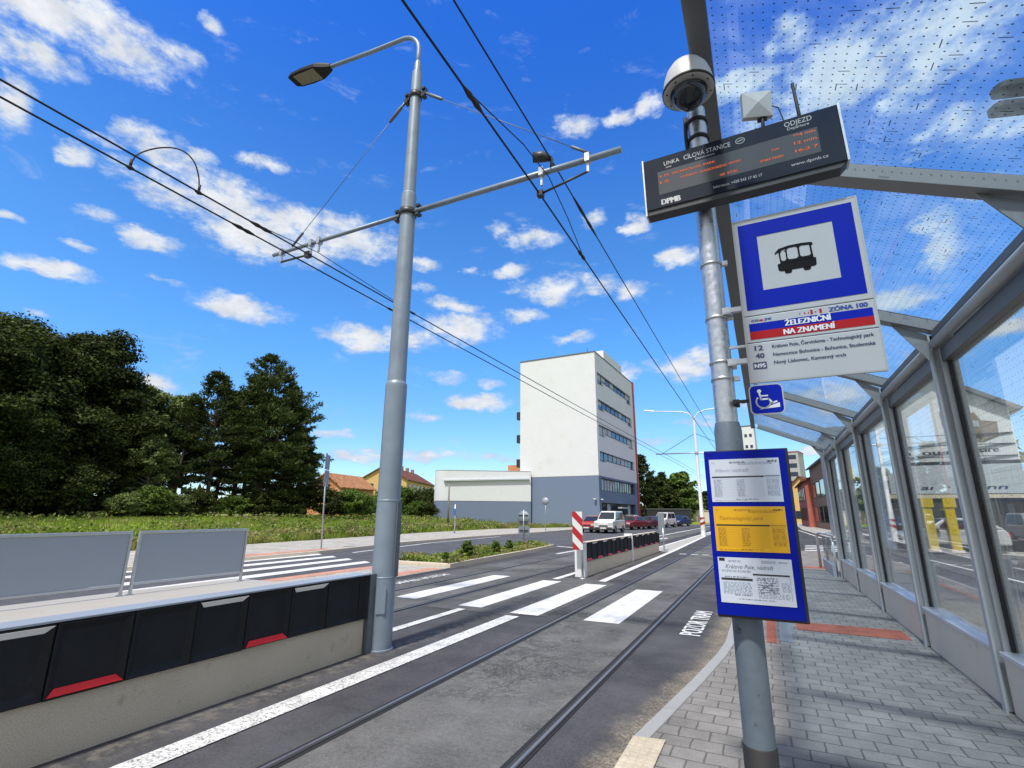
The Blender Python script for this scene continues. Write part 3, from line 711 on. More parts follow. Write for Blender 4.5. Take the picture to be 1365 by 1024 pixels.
# departure display
LX0,LX1,LZ0,LZ1,LY=-.425,.54,3.275,3.60,2.62
A=Vector((-.43,LY,3.275+.0)); 
t=thing('departure_display','wide black electronic departure board with orange letters on the stop pole','display',(.06,LY,3.25))
U=Vector((.974,0,.012)).normalized(); V=Vector((-.012,0,.974)).normalized(); O=Vector((-.428,LY,3.285))
LW,LH=.976,.335
mb=MB(); mb.extr([(0,-.03),(LW-.03,-.03),(LW,0.0),(LW,LH),(0,LH)],O+Vector((0,.080,0)),U,V,.075)
mb.build('housing',M['steel_dark'],t,bevel=.004)
mb=MB(); mb.extr([(.004,.004),(LW-.004,.004),(LW-.004,LH-.004),(.004,LH-.004)],O+Vector((0,.004,0)),U,V,.006); mb.build('front_glass',M['lcd'],t)
mb=MB(); mb.extr([(LW,-.0),(LW+.010,-.0),(LW+.010,LH+.004),(LW,LH+.004)],O+Vector((0,.080,0)),U,V,.084); mb.extr([(-.008,-.03),(0,-.03),(0,LH+.004),(-.008,LH+.004)],O+Vector((0,.080,0)),U,V,.084)
mb.build('side_trim',M['alu'],t)
pl=Plane(O+Vector((0,-.002,0)),U,V,.0012)
mb=MB(); pl.rect(mb,.075,.875,.085,.235); mb.build('matrix_screen',M['lcd2'],t)
mb=MB()
pl.text(mb,'LINKA',.115,.268,.026,.085); pl.text(mb,'Line',.125,.248,.013,.03)
pl.text(mb,'CÍLOVÁ STANICE',.225,.268,.030,.245); pl.text(mb,'Destination',.285,.247,.013,.10)
pl.text(mb,'ODJEZD',.735,.285,.030,.125); pl.text(mb,'Departure',.745,.262,.017,.10)
pl.text(mb,'Informace: +420 543 17 43 17',.36,.035,.017,.24); pl.text(mb,'www.dpmb.cz',.735,.045,.018,.165)
pl.text(mb,'DPMB',.085,.018,.036,.10,bold=.003)
mb.build('lettering',M['text_dim'],t); mb=MB()
pl.stroke(mb,[(.52+.022*math.cos(k*.45),.285+.017*math.sin(k*.45)) for k in range(15)],.004); pl.stroke(mb,[(.508,.283),(.532,.288)],.004)
mb.build('round_logo',M['text_dim'],t)
mb=MB()
pl.text(mb,'8  P2  TECHNOLOG. PARK',.085,.195,.014,.30,k=2); pl.text(mb,'12',.085,.155,.015,.05,k=2); pl.text(mb,'KOMÁROV  SLADKOVSKÉHO',.20,.155,.014,.24,k=2)
pl.text(mb,'N95   BYSTRC',.40,.10,.015,.09,k=2); pl.text(mb,'NEMOCNICE',.45,.158,.012,.06,k=2)
pl.text(mb,'STARÁ OSADA',.60,.115,.014,.11,k=2); pl.text(mb,'2 min',.66,.165,.013,.035,k=2)
for v,s in ((.21,'**4 min'),(.165,'12 min'),(.118,'16:2 7')): pl.text(mb,s,.865,v,.017,.10,align='r',k=2)
mb.build('led_text',M['led'],t)
mb=MB(); mb.box(PX-.07,PX+.07,LY+.08,PY-.03,3.33,3.40); mb.box(PX-.07,PX+.07,LY+.08,PY-.03,3.50,3.56); mb.build('bracket',M['steel_dark'],t)
# antennas on the display
t=thing('panel_antenna','small square white panel antenna above the departure board','antenna',(.205,2.70,3.63))
c=Vector((.195,2.70,3.835)); Ua=Vector((.93,.30,.0)).normalized(); Va=Vector((-.02,-.10,.99)).normalized(); Va=(Va-Ua*Va.dot(Ua)).normalized(); Na=Ua.cross(Va)
h=.078
def sq(k,s,d): return [c+Ua*(a*s)+Va*(b*s)+Na*d for a,b in ((-1,-1),(1,-1),(1,1),(-1,1))]
v=sq(0,h,-.02)+sq(0,h,.012)+[c+Na*.03]
MB().add(v,[(3,2,1,0),(0,1,5,4),(1,2,6,5),(2,3,7,6),(3,0,4,7),(4,5,8),(5,6,8),(6,7,8),(7,4,8)]).build('panel',M['whiteplastic'],t)
mb=MB(); mb.tube([(.215,2.715,3.63),(.215,2.715,3.79)],.009,8); mb.box(.19,.24,2.715,2.73,3.74,3.80); mb.build('stem',M['blackm'],t)
MB().tube([(.235,2.715,3.80),(.27,2.715,3.815),(.30,2.715,3.79),(.315,2.715,3.70),(.318,2.715,3.63)],.0035,6).build('cable',M['blackm'],t)
MB().tube([(.388,2.70,3.62),(.388,2.70,3.70),(.380,2.70,3.905)],[.011,.009,.0085],8).build('whip_antenna',M['blackm'],base=(.388,2.70,3.62))
tag(bpy.data.objects['whip_antenna'],'thin black rod antenna standing on the right half of the departure board','antenna')

# stop sign
SY=2.70
t=thing('tram_stop_sign','tall white and blue tram stop sign with black tram pictogram','sign',(.286,SY,2.23))
def plate(name,u0,u1,v0,v1,mat,y=SY,th=.018,parent=t,bevel=.003):
    mb=MB(); mb.box(u0,u1,y,y+th,v0,v1); return mb.build(name,mat,parent,bevel=bevel)
SL,SR=0.0,.570
pts=dict(a=2.238,b=2.443,c=2.588,d=3.143)
plate('line_plate',SL,SR,2.238,2.444,M['sign_white']); plate('name_plate',SL,SR,2.448,2.588,M['sign_white']); plate('pictogram_plate',SL,SR,2.592,3.143,M['sign_white'])
pl=Plane((0,SY,0),(1,0,0),(0,0,1),.0016)
mb=MB()
for a in ((SL,SL+.008),(SR-.008,SR)): pl.rect(mb,a[0],a[1],2.238,3.143,k=.6)
pl.rect(mb,SL,SR,3.135,3.143,k=.7); pl.rect(mb,SL,SR,2.238,2.246,k=.7); mb.build('rim',M['sign_edge'],t)
mb=MB(); b0,b1,c0,c1=.026,.544,2.622,3.112; i0,i1,j0,j1=.112,.452,2.722,3.030
for q in ((b0,b1,c0,j0),(b0,b1,j1,c1),(b0,i0,j0,j1),(i1,b1,j0,j1)): pl.rect(mb,*q)
mb.build('blue_border',M['sign_blue'],t)
# tram pictogram: side view in perspective, roof with drip edge, three windows, two wheel housings
mb=MB(); X=lambda u:.187+u*.170; Z=lambda v:2.800+v*.150
def pp(l): return [(X(u),Z(v)) for u,v in l]
for poly in ([(-.01,.70),(-.02,.76),(.10,.90),(.35,.955),(.70,.965),(.97,.93),(1.0,.86),(.97,.80),(.93,.84),(.60,.875),(.30,.86),(.12,.80)],
    [(.04,.34),(.02,.30),(.03,.10),(.10,.05),(.97,.05),(1.02,.10),(1.03,.34),(.98,.36)],
    [(.08,.80),(.13,.82),(.13,.34),(.10,.34)],[(.27,.86),(.31,.865),(.31,.34),(.27,.34)],[(.59,.88),(.64,.88),(.64,.34),(.59,.34)],[(.90,.86),(.95,.84),(.97,.34),(.92,.34)],
    [(.19,.06),(.18,.0),(.22,-.06),(.34,-.06),(.38,.0),(.37,.06)],[(.68,.06),(.67,.0),(.71,-.06),(.83,-.06),(.87,.0),(.86,.06)],
    [(.13,.42),(.27,.42),(.27,.34),(.13,.34)],[(.31,.44),(.59,.44),(.59,.34),(.31,.34)],[(.64,.46),(.92,.46),(.92,.34),(.64,.34)]): pl.poly(mb,pp(poly))
for (u0,u1,v0,v1) in ((.13,.27,.42,.80),(.31,.59,.44,.865),(.64,.92,.46,.87)):   # rounded corners of the windows
    r=.05
    for cu,cv,su,sv in ((u0,v0,1,1),(u1,v0,-1,1),(u1,v1,-1,-1),(u0,v1,1,-1)): pl.poly(mb,pp([(cu,cv),(cu+su*r,cv),(cu,cv+sv*r)]),k=1.3)
mb.build('tram_pictogram',M['sign_black'],t)
mb=MB(); pl.rect(mb,.026,.552,2.506,2.548); mb.build('blue_band',M['sign_blue'],t)
mb=MB(); pl.rect(mb,.026,.552,2.463,2.5055); mb.build('red_band',M['sign_red'],t)
mb=MB(); pl.text(mb,'ŽELEZNIČNÍ',.285,2.514,.029,.195,align='c',bold=.002,k=2); pl.text(mb,'NA ZNAMENÍ',.285,2.470,.028,.215,align='c',bold=.002,k=2); mb.build('white_lettering',M['text_white'],t)
mb=MB(); pl.text(mb,'ZÓNA 100',.535,2.556,.022,.155,align='r',bold=.002); pl.text(mb,'IDS',.04,2.558,.012,.032,bold=.001); pl.text(mb,'JMK',.098,2.558,.012,.034,bold=.001); mb.build('blue_lettering',M['text_blue'],t)
mb=MB()
for u,w in ((.255,.004),(.275,.006),(.292,.004),(.302,.010),(.322,.004),(.340,.010)): pl.rect(mb,u,u+w,2.556 if w>.008 else 2.562,2.578 if w>.008 else 2.570)
pl.rect(mb,.075,.094,2.558,2.566); mb.build('red_mark',M['sign_red'],t)
mb=MB(); pl.text(mb,'12',.040,2.404,.026,.036,bold=.0018); pl.text(mb,'40',.040,2.363,.026,.038,bold=.0018)
for s,v,w in (('Královo Pole, Červinkova - Technologický park',2.408,.42),('Nemocnice Bohunice - Bohunice, Studentská',2.366,.42),('Nový Lískovec, Kamenný vrch',2.325,.30)): pl.text(mb,s,.118,v,.0175,w,bold=.0007)
mb.build('line_lettering',M['ink_n'],t)
mb=MB(); pl.rect(mb,.024,.085,2.307,2.342); mb.build('night_line_box',M['ink_n'],t)
mb=MB(); pl.text(mb,'N95',.0545,2.313,.022,.048,align='c',bold=.0012,k=2.2); mb.build('night_line_number',M['text_white'],t)
mb=MB()
for z in (2.365,2.30+.35): mb.box(PX+.04,.20,SY+.018,SY+.045,z-.012,z+.012); mb.box(PX+.035,PX+.075,SY+.02,PY+.03,z-.018,z+.018)
mb.box(PX+.05,.10,SY+.03,SY+.045,2.44,2.452); mb.build('bracket',M['galv'],t)
# wheelchair sign
t=thing('wheelchair_sign','small blue wheelchair access sign below the tram stop sign','sign',(.066,SY,2.07))
def rr(u0,u1,v0,v1,r,n=6):
    o=[]
    for cu,cv,a0 in ((u1-r,v1-r,0),(u0+r,v1-r,90),(u0+r,v0+r,180),(u1-r,v0+r,270)):
        for k in range(n+1): a=R(a0+90*k/n); o.append((cu+r*math.cos(a),cv+r*math.sin(a)))
    return o
u0,u1,v0,v1=-.011,.141,2.077,2.228
MB().extr(rr(u0,u1,v0,v1,.026),(0,SY,0),(1,0,0),(0,0,1),-.004).build('plate',M['sign_white'],t)
mb=MB(); pl.poly(mb,rr(u0+.006,u1-.006,v0+.006,v1-.006,.022)); mb.build('blue_field',M['sign_blue'],t)
mb=MB(); q=lambda x,y:(u0+(x)*.152,v1-(y)*.151)
hd=q(.31,.225); pl.poly(mb,[(hd[0]+.0095*math.cos(k*.45),hd[1]+.0095*math.sin(k*.45)) for k in range(14)],k=2)
pl.stroke(mb,[q(.31,.30),q(.33,.42),q(.34,.50),q(.56,.50),q(.66,.64),q(.78,.60)],.0085,k=2); pl.stroke(mb,[q(.33,.39),q(.54,.39)],.0065,k=2.2)
pl.stroke(mb,[q(.40+.205*math.cos(a),.585+.205*math.sin(a)) for a in [R(-140-k*15) for k in range(16)]],.0075,k=2.4)
pl.poly(mb,[q(.25,.83),q(.86,.79),q(.86,.64)],k=2); mb.build('wheelchair_symbol',M['text_white'],t)
MB().box(PX+.045,-.0,SY+.006,SY+.022,2.145,2.16).box(PX+.04,PX+.07,SY+.01,PY+.02,2.14,2.165).build('bracket',M['blackm'],t)

# timetable board
BY=2.66; BL,BR,BB,BT=-.243,.121,1.160,1.900
t=thing('timetable_board','blue timetable board with white, yellow and white sheets on the stop pole','notice board',((BL+BR)/2,BY,BB))
MB().box(BL,BR+.004,BY,BY+.045,BB-.012,BT+.006).build('back_box',M['blackm'],t,bevel=.004)
MB().box(BL,BR-.008,BY-.004,BY-.0005,BB,BT).build('blue_face',M['board_blue'],t)  # black margin left at right stands for the frame's side and its shadow
pl=Plane((0,BY-.004,0),(1,0,0),(0,0,1),.0016)
SH=[(-.222,.083,1.661,1.862,'paper'),(-.222,.083,1.437,1.640,'paper_y'),(-.222,.083,1.213,1.410,'paper')]
rng=random.Random(3)
for i,(a,b,c,d_,mt) in enumerate(SH):
    mb=MB(); mb.box(a,b,BY-.0065,BY-.0045,c,d_); sh=mb.build('timetable_sheet',M[mt],t)
    if i==1: sh['label']='yellow timetable sheet in the middle of the board'
    W_,H_=b-a,d_-c; P2=Plane((a,BY-.0065,c),(W_,0,0),(0,0,H_),.0012)
    P2.N=Vector((0,-1,0))
    ink=MB(); k=MB(); lt=MB()
    def lineset(mbx,u0,u1,v0,v1,n,gap=.55,jit=.25):
        for r in range(n):
            v=v1-(v1-v0)*(r+.5)/n; u=u0
            while u<u1:
                w=rng.uniform(.012,.05); P2.rect(mbx,u,min(u1,u+w),v-(v1-v0)/n*gap/2,v+(v1-v0)/n*gap/2); u+=w+rng.uniform(.006,.02)
    T=['Hlavní nádraží','Technologický park','Královo Pole, nádraží'][i]
    if i<2:
        P2.text(lt,T,.08,.70,.085,.50 if i==0 else .62,shear=.3); lineset(lt,.42 if i==0 else .5,.9,.86,.92,2); lineset(ink,.30,.52,.90,.945,2)
        P2.text(ink,'12' if i==0 else '8',.04,.90,.035); lineset(k,.84,.97,.90,.95,2)
        P2.rect(k,.025,.77,.565,.595); P2.rect(ink,.78,.985,.575,.60)
        for u in (.05,.38): lineset(lt,u,u+.11,.12,.53,11,.45)
        for r in range(12): P2.rect(lt,.04,.76,.105+r*.038,.109+r*.038)
        for r in range(3):
            lineset(lt,.80,.97,.14+.14*r,.24+.14*r,4,.5); P2.rect(lt,.80,.98,.255+.14*r,.262+.14*r)
        lineset(ink,.35,.66,.045,.075,1); lineset(lt,.05,.5,.03,.05,1)
    else:
        P2.rect(k,.02,.10,.92,.985); P2.text(ink,T,.10,.76,.09,.66,shear=.3); lineset(lt,.15,.33,.90,.95,2); P2.rect(lt,.60,.79,.90,.955); lineset(ink,.83,.95,.91,.94,1)
        lineset(lt,.05,.45,.68,.73,2); P2.rect(k,.03,.46,.50,.545); lineset(ink,.08,.40,.56,.59,1); P2.rect(k,.47,.955,.628,.66)
        lineset(lt,.05,.44,.20,.47,9,.4); lineset(ink,.20,.44,.17,.20,1); lineset(ink,.25,.75,.09,.11,1)
        # route map: a tangle of thin lines
        pts=[(rng.uniform(.50,.80),rng.uniform(.22,.58)) for _ in range(26)]
        for p,q_ in zip(pts[:-1],pts[1:]):
            if abs(p[1]-q_[1])<.22: P2.stroke(ink,[p,q_],.007)
        lineset(ink,.52,.80,.25,.60,7,.3); lineset(lt,.84,.94,.30,.50,6,.5); P2.rect(lt,.95,.958,.12,.64); lineset(ink,.52,.93,.14,.26,4,.25)
    for nm,mbx,mm in (('pale_print',lt,'ink_l' if i!=1 else 'ink_y'),('print',ink,'ink' if i!=1 else 'ink_y'),('black_bar',k,'ink_k')):
        if mbx.v: mbx.build(nm,M[mm],sh)
MB().box(PX-.03,PX+.03,BY+.045,PY-.04,1.30,1.34).box(PX-.03,PX+.03,BY+.045,PY-.04,1.72,1.76).build('bracket',M['blackm'],t)

# the parts above are drawn for a 57 cm plate; the real plate is 50 cm wide
for nm,loc in (('stop_pole',(-.1114,2.4186,.16)),('dome_camera',(-.1114,2.4186,3.6706)),('departure_display',(.0522,2.2794,3.0355)),('panel_antenna',(.1783,2.349,3.3661)),('whip_antenna',(.3376,2.349,3.3574)),
    ('tram_stop_sign',(.2488,2.349,2.1481)),('wheelchair_sign',(.0574,2.349,2.0089)),('timetable_board',(-.0531,2.3142,1.2172))):
    o=bpy.data.objects[nm]; o.location=loc; o.scale=(.87,.87,.87)
def rr_(u0,u1,v0,v1,r,n=4):
    o=[]
    for cu,cv,a0 in ((u1-r,v1-r,0),(u0+r,v1-r,90),(u0+r,v0+r,180),(u1-r,v0+r,270)):
        for k in range(n+1): a=R(a0+90*k/n); o.append((cu+r*math.cos(a),cv+r*math.sin(a)))
    return o
# ------------------------------------------------------------------ traction pole with lamp and cross arm
QX,QY=-4.36,5.28
t=thing('traction_pole','tall grey traction pole with a lamp and cross arm, beside the near barrier','pole',(QX,QY,0))
MB().steps((QX,QY,0),[(.165,0),(.165,.015),(.149,.02),(.149,.815),(.1515,.82),(.1515,.83),(.147,.835),(.147,1.735),(.150,1.74),(.150,1.755),(.147,1.76),(.146,3.27),(.144,3.30),(.125,3.34)],seg=40).build('lower_shaft',M['traction'],t)
MB().steps((QX,QY,0),[(.126,3.3),(.112,6.20),(.110,6.27),(.094,6.30)],seg=36).build('middle_shaft',M['traction'],t)
MB().steps((QX,QY,0),[(.0945,6.25),(.082,8.45),(.080,8.56),(.058,8.58)],seg=32).build('upper_shaft',M['traction'],t)
mb=MB(); pts=[(QX,QY,8.5),(QX,QY,8.95)]
for k in range(0,13):
    a=R(90*k/12*1.0); pts.append((QX-.42*(1-math.cos(a)),QY,9.02+.42*math.sin(a)))
pts+=[(-5.4,QY,9.50),(-6.45,QY,9.64)]
mb.tube(pts,.036,12); mb.lathe((QX,QY,0),[(.058,8.5),(.058,8.72),(.045,8.78),(.036,8.8)]); mb.build('lamp_arm',M['traction'],t)
# lamp head: flat tapered LED lantern
mb=MB(); hx0,hx1=-7.42,-6.40; sl_=lambda x: 9.64+(-6.45-x)*.13
sec=[(-6.40,.05,.05,.05),(-6.52,.09,.075,.06),(-6.70,.15,.10,.05),(-7.0,.165,.085,.045),(-7.30,.15,.06,.045),(-7.42,.11,.03,.04)]
vs=[];fs=[]
for x,w,up,dn in sec:
    z=sl_(x); vs+=[(x,QY-w,z-dn),(x,QY+w,z-dn),(x,QY+w,z+up*.2),(x,QY+w*.7,z+up),(x,QY-w*.7,z+up),(x,QY-w,z+up*.2)]
for i in range(len(sec)-1):
    for k in range(6): a=i*6+k;b=i*6+(k+1)%6; fs.append((a,a+6,b+6,b))
fs+=[tuple(range(6)),tuple(range(len(sec)*6-1,len(sec)*6-7,-1))]
mb.add(vs,fs); hd=mb.build('lamp_head',M['black'],t,bevel=.008)
mb=MB(); mb.extr([(-.58,-.115),(-.03,-.13),(-.03,.13),(-.58,.115)],(-6.70,QY,sl_(-6.70)-.053),(.9917,0,-.129),(0,1,0),.006); 
mb.build('lens',M['lens'],hd)
PZ=5.96
MB().tube([(QX-.13,QY,PZ),(-7.27,QY,PZ-.01)],.031,12).tube([(QX+.13,QY,PZ),(-1.12,QY,PZ-.02)],.040,12).build('cross_arm',M['traction'],t)
def collar(z,r,nm):
    mb=MB(); mb.lathe((QX,QY,z),[(r,-.05),(r+.018,-.048),(r+.018,.048),(r,.05)],seg=24)
    for s in (-1,1):
        mb.box(QX+s*r,QX+s*(r+.13),QY-.02,QY+.02,z-.03,z+.03)
        for w in (-.07,.07): mb.tube([(QX+s*(r+.02),QY-.05,z+w*.3),(QX+s*(r+.02),QY+.06,z+w*.3)],.012,6); mb.box(QX+s*(r+.05),QX+s*(r+.11),QY-.045,QY+.045,z+w-.02,z+w+.02)
    mb.build(nm,M['steel_dark'],t)
collar(PZ,.114,'arm_collar'); collar(8.10,.084,'stay_collar')
def stay(a,b):
    a=Vector(a);b=Vector(b);d=(b-a).normalized(); mb=MB(); mb.tube([a,b],.0055,6)
    mb.tube([a,a+d*.12,a+d*.14,a+d*.42,a+d*.45],[.02,.02,.03,.026,.008],8); mb.tube([b-d*.32,b-d*.30,b],[.009,.022,.018],8)
    mb.build('guy_rope',M['duct'],t)
stay((QX-.18,QY,8.09),(-6.82,QY,PZ+.05)); stay((QX+.18,QY,8.09),(-1.52,QY,PZ+.06))
mb=MB()
for x,z0 in ((-1.55,PZ),(-2.18,PZ),(-7.05,PZ),(-6.17,PZ),(-6.35,PZ)):
    mb.box(x-.03,x+.03,QY-.045,QY+.045,z0-.06,z0+.055); mb.box(x-.015,x+.015,QY-.015,QY+.015,z0-.20,z0-.05)
mb.build('arm_clamp',M['galv'],t)
mb=MB(); mb.tube([(-1.55,QY,PZ-.19),(-2.20,QY,PZ-.32)],.016,8); mb.tube([(-7.05,QY,PZ-.19),(-6.42,QY,PZ-.20)],.018,8); mb.box(-2.24,-2.16,QY-.04,QY+.04,PZ-.36,PZ-.28); mb.box(-6.46,-6.36,QY-.04,QY+.04,PZ-.25,PZ-.15)
mb.tube([(-2.04,QY,PZ+.01),(-2.04,QY,PZ+.16)],.025,8); mb.tube([(-2.28,QY-.06,PZ+.22),(-2.16,QY-.02,PZ+.22),(-2.04,QY,PZ+.16)],[.07,.075,.03],10)
mb.build('steady_arm',M['steel_dark'],t)
MB().extr(rr_(-.055,.055,.42,.74,.02),(QX+.085,QY-.128,0),(.83,.556,0),(0,0,1),.006).build('access_door',M['traction'],t)
MB().box(QX+.135,QX+.165,QY-.01,QY+.07,.83,1.75).build('cable_duct',M['duct'],t)

# ------------------------------------------------------------------ overhead wires
def sag(pts,n=8,s=0.):
    r=[]
    for a,b in zip(pts[:-1],pts[1:]):
        for k in range(n):
            f=k/n; r.append((a[0]+(b[0]-a[0])*f,a[1]+(b[1]-a[1])*f,a[2]+(b[2]-a[2])*f-4*s*f*(1-f)))
    r.append(pts[-1]); return r
def wire(label,pts,r,fit=(),s=.12):
    t=thing('overhead_wire',label,'wire',pts[0]); MB().tube(sag(pts,10,s),r,6).build('cable',M['wire'],t)
    for y0,y1,rr_ in fit:
        P_=[p for p in sag(pts,10,s)]
        def at(y):
            for a,b in zip(P_[:-1],P_[1:]):
                if a[1]<=y<=b[1]:
                    f=(y-a[1])/(b[1]-a[1]); return Vector(a).lerp(Vector(b),f)
        MB().tube([at(y0),at(y0*.7+y1*.3),at((y0+y1)/2),at(y0*.3+y1*.7),at(y1)],[rr_*.5,rr_,rr_*.7,rr_,rr_*.5],8).build('insulator',M['blackm'],t)
    return t
wire('heavy contact wire over the near track, left of the pair above the road',[(-2.22,-18,5.70),(-2.22,QY,5.66),(-2.50,42.7,5.72),(-2.1,80,5.7),(-.5,120,5.7)],.013,[(3.4,3.75,.032),(6.9,7.25,.03)],.05)
wire('second wire over the near track, right of the pair, crossing above the arm tip',[(-2.10,-18,6.15),(-2.04,QY,6.10),(-2.15,42.7,5.95),(-1.75,80,5.95),(-.2,120,5.95)],.010,[(6.15,7.3,.026)],.05)
t=wire('upper of the two wires over the far track, carrying the loop of cable',[(-6.19,-18,5.70),(-6.17,QY,5.62),(-5.75,42.7,5.72),(-5.4,80,5.7),(-4.2,120,5.7)],.0115,[(4.05,4.4,.03),(7.6,7.9,.026)],.05)
wire('lower of the two wires over the far track, running behind the traction pole',[(-6.42,-18,5.68),(-6.42,QY,5.60),(-6.05,42.7,5.65),(-5.7,80,5.65),(-4.5,120,5.65)],.0115,[(3.95,4.3,.03),(7.3,7.6,.026)],.05)
def smoothpath(P_,n=6):
    P_=[Vector(p) for p in P_]; r=[]
    for i in range(len(P_)-1):
        a,b,c,d=P_[max(i-1,0)],P_[i],P_[i+1],P_[min(i+2,len(P_)-1)]
        for k in range(n):
            f=k/n; r.append(.5*((2*b)+(c-a)*f+(2*a-5*b+4*c-d)*f*f+(3*b-a-3*c+d)*f**3))
    return r+[P_[-1]]
MB().tube(smoothpath([(-6.42,2.62,5.62),(-6.40,2.66,5.80),(-6.36,2.85,6.02),(-6.30,3.05,6.12),(-6.25,3.20,6.05),(-6.21,3.28,5.85),(-6.18,3.30,5.64)]),.009,6).build('loop',M['wire'],t)
for x,y,z in ((-6.42,2.62,5.62),(-6.18,3.30,5.64)): MB().tube([(x,y-.05,z-.03),(x,y,z-.03),(x,y+.05,z-.03)],[.012,.03,.012],6).tube([(x,y,z-.02),(x,y,z+.08)],.018,6).build('clamp_foot',M['blackm'],t)
MB().tube([(-2.22,3.5,5.67),(-2.13,4.6,5.86),(-2.08,QY,5.86),(-2.15,6.2,5.80),(-2.23,7.1,5.68)],.007,6).build('bridle_wire',M['wire'],bpy.data.objects['overhead_wire'])
MB().tube([(-6.18,4.2,5.63),(-6.17,QY,5.74),(-6.17,7.7,5.65)],.006,6).build('bridle_wire',M['wire'],t)

# ------------------------------------------------------------------ centre barriers
def panels(t,y0,y1,n,x,ph,z0=.39,z1=.865,seq=None):
    w=(y1-y0)/n
    for k in range(n):
        a=y0+k*w+.004; b=y0+(k+1)*w-.004; f=min(.055,w*.3); dpt=.030; x0=x; x1=x+.045
        o=[(x1,a,z0),(x1,b,z0),(x1,b,z1),(x1,a,z1)]; i_=[(x1-dpt,a+f,z0+f),(x1-dpt,b-f,z0+f),(x1-dpt,b-f,z1-f),(x1-dpt,a+f,z1-f)]
        bk=[(x0,p[1],p[2]) for p in o]; e=[(x1,p[1]+(.010 if p[1]==a else -.010),p[2]+(.010 if p[2]==z0 else -.010)) for p in o]
        o=[(x1-.008,p[1],p[2]) for p in o]
        v=bk+o+e+i_
        fs=[]
        for q in (0,4,8): fs+=[(q+j,q+(j+1)%4,q+4+(j+1)%4,q+4+j) for j in range(4)]
        fs+=[(12,13,14,15),(3,2,1,0)]
        jx,jz=random.uniform(-.003,.003),random.uniform(-.004,.004); v=[(p[0]+(jx if p[0]>x0+.001 else 0),p[1],p[2]+jz) for p in v]
        pn=MB().add(v,fs).build('rubber_panel',M['rubber'],t)
        kind=(k-ph)%3 if seq is None else seq[k]
        if kind in (0,1):
            s=.05
            if kind==0: P_=[(x1+.001,a+.012,z1-.012),(x1+.001,b-.012,z1-.012),(x1-dpt*.9,b-f-.0,z1-f),(x1-dpt*.9,a+f,z1-f)]
            else: P_=[(x1+.001,a+.012,z0+.012),(x1+.001,b-.012,z0+.012),(x1-dpt*.9,b-f,z0+f),(x1-dpt*.9,a+f,z0+f)]
            P_=[Vector(p)+Vector((.003,0,.003 if kind==1 else -.003)) for p in P_]
            q=[p+Vector((.005,0,0)) for p in P_]
            m_=MB().add(P_+q,[(0,1,2,3),(7,6,5,4),(0,4,5,1),(1,5,6,2),(2,6,7,3),(3,7,4,0)])
            r=m_.build('reflector',M['refl_w' if kind==0 else 'refl_r'],pn); r['label']='white reflector strip along the top of a panel' if kind==0 else 'red reflector strip along the foot of a panel'
BX=-4.40
t=thing('centre_barrier','near concrete barrier faced with black rubber panels, ending at the traction pole','barrier',(-4.5,1,0))
MB().box(-4.56,BX,-6,5.03,-.02,.85).build('concrete_wall',M['concrete'],t,bevel=.01)
panels(t,4.86-.4835*16,4.86,16,BX+.001,0,seq=[0,1,2,0,1,0,2,0,1]+[0,1,2,0,1,0,2]); panels(t,4.862,5.03,1,BX+.001,0,seq=[2])
MB().box(-4.57,BX+.05,-6,5.03,.868,.885).build('top_rail',M['railpanel'],t,bevel=.004)
MB().box(-4.47,-4.345,5.035,5.075,0,.875).box(-4.47,-4.435,5.075,5.13,0,.875).box(-4.38,-4.345,5.075,5.13,0,.875).build('end_channel',M['duct'],t)
t=thing('centre_barrier','far concrete barrier faced with black rubber panels, behind the striped hazard board','barrier',(-4.5,18.5,0))
MB().box(-4.62,BX,13.35,18.62,-.02,.86).box(-4.62,BX,18.72,23.95,-.02,.86).build('concrete_wall',M['concrete_l'],t,bevel=.01)
panels(t,13.42,18.58,10,BX+.001,0,seq=[1,0]*5); panels(t,18.76,23.92,10,BX+.001,0,seq=[1,0]*5)
MB().box(-4.64,-4.345,13.27,13.40,0,.885).build('end_cap',M['white'],t,bevel=.01)
MB().box(-4.63,-4.335,18.625,18.715,0,.93).build('joint_post',M['white'],t,bevel=.008)
t=thing('hazard_board','red and white striped hazard board standing at the head of the far barrier','sign',(-4.5,13.05,0))
MB().box(-4.59,-4.315,13.0,13.02,.70,1.66).build('board',M['haz_w'],t,bevel=.003)
pl=Plane((-4.59,13.0,.70),(1,0,0),(0,0,1),.0015); mb=MB()
for k in range(-1,5):   # stripes falling to the right
    z=.30+k*.42; poly=[(0,z+.12),(.275,z-.155),(.275,z+.055),(0,z+.33)]
    def clip(P_,lo,hi):
        for s,l in ((1,lo),(-1,hi)):
            r=[]
            for a,b in zip(P_,P_[1:]+P_[:1]):
                ia,ib=s*(a[1]-l)>=0,s*(b[1]-l)>=0
                if ia: r.append(a)
                if ia!=ib: f=(l-a[1])/(b[1]-a[1]); r.append((a[0]+(b[0]-a[0])*f,l))
            P_=r
            if not P_: break
        return P_
    poly=clip(poly,0,.96)
    if len(poly)>2: pl.poly(mb,poly)
mb.build('red_stripes',M['haz_r'],t)
MB().tube([(-4.36,13.06,0),(-4.36,13.06,1.5)],.028,10).lathe((-4.36,13.06,0),[(.001,0.015),(.09,.015),(.09,0)],seg=16).box(-4.5,-4.33,13.02,13.06,1.0,1.04).build('post',M['galv'],t)

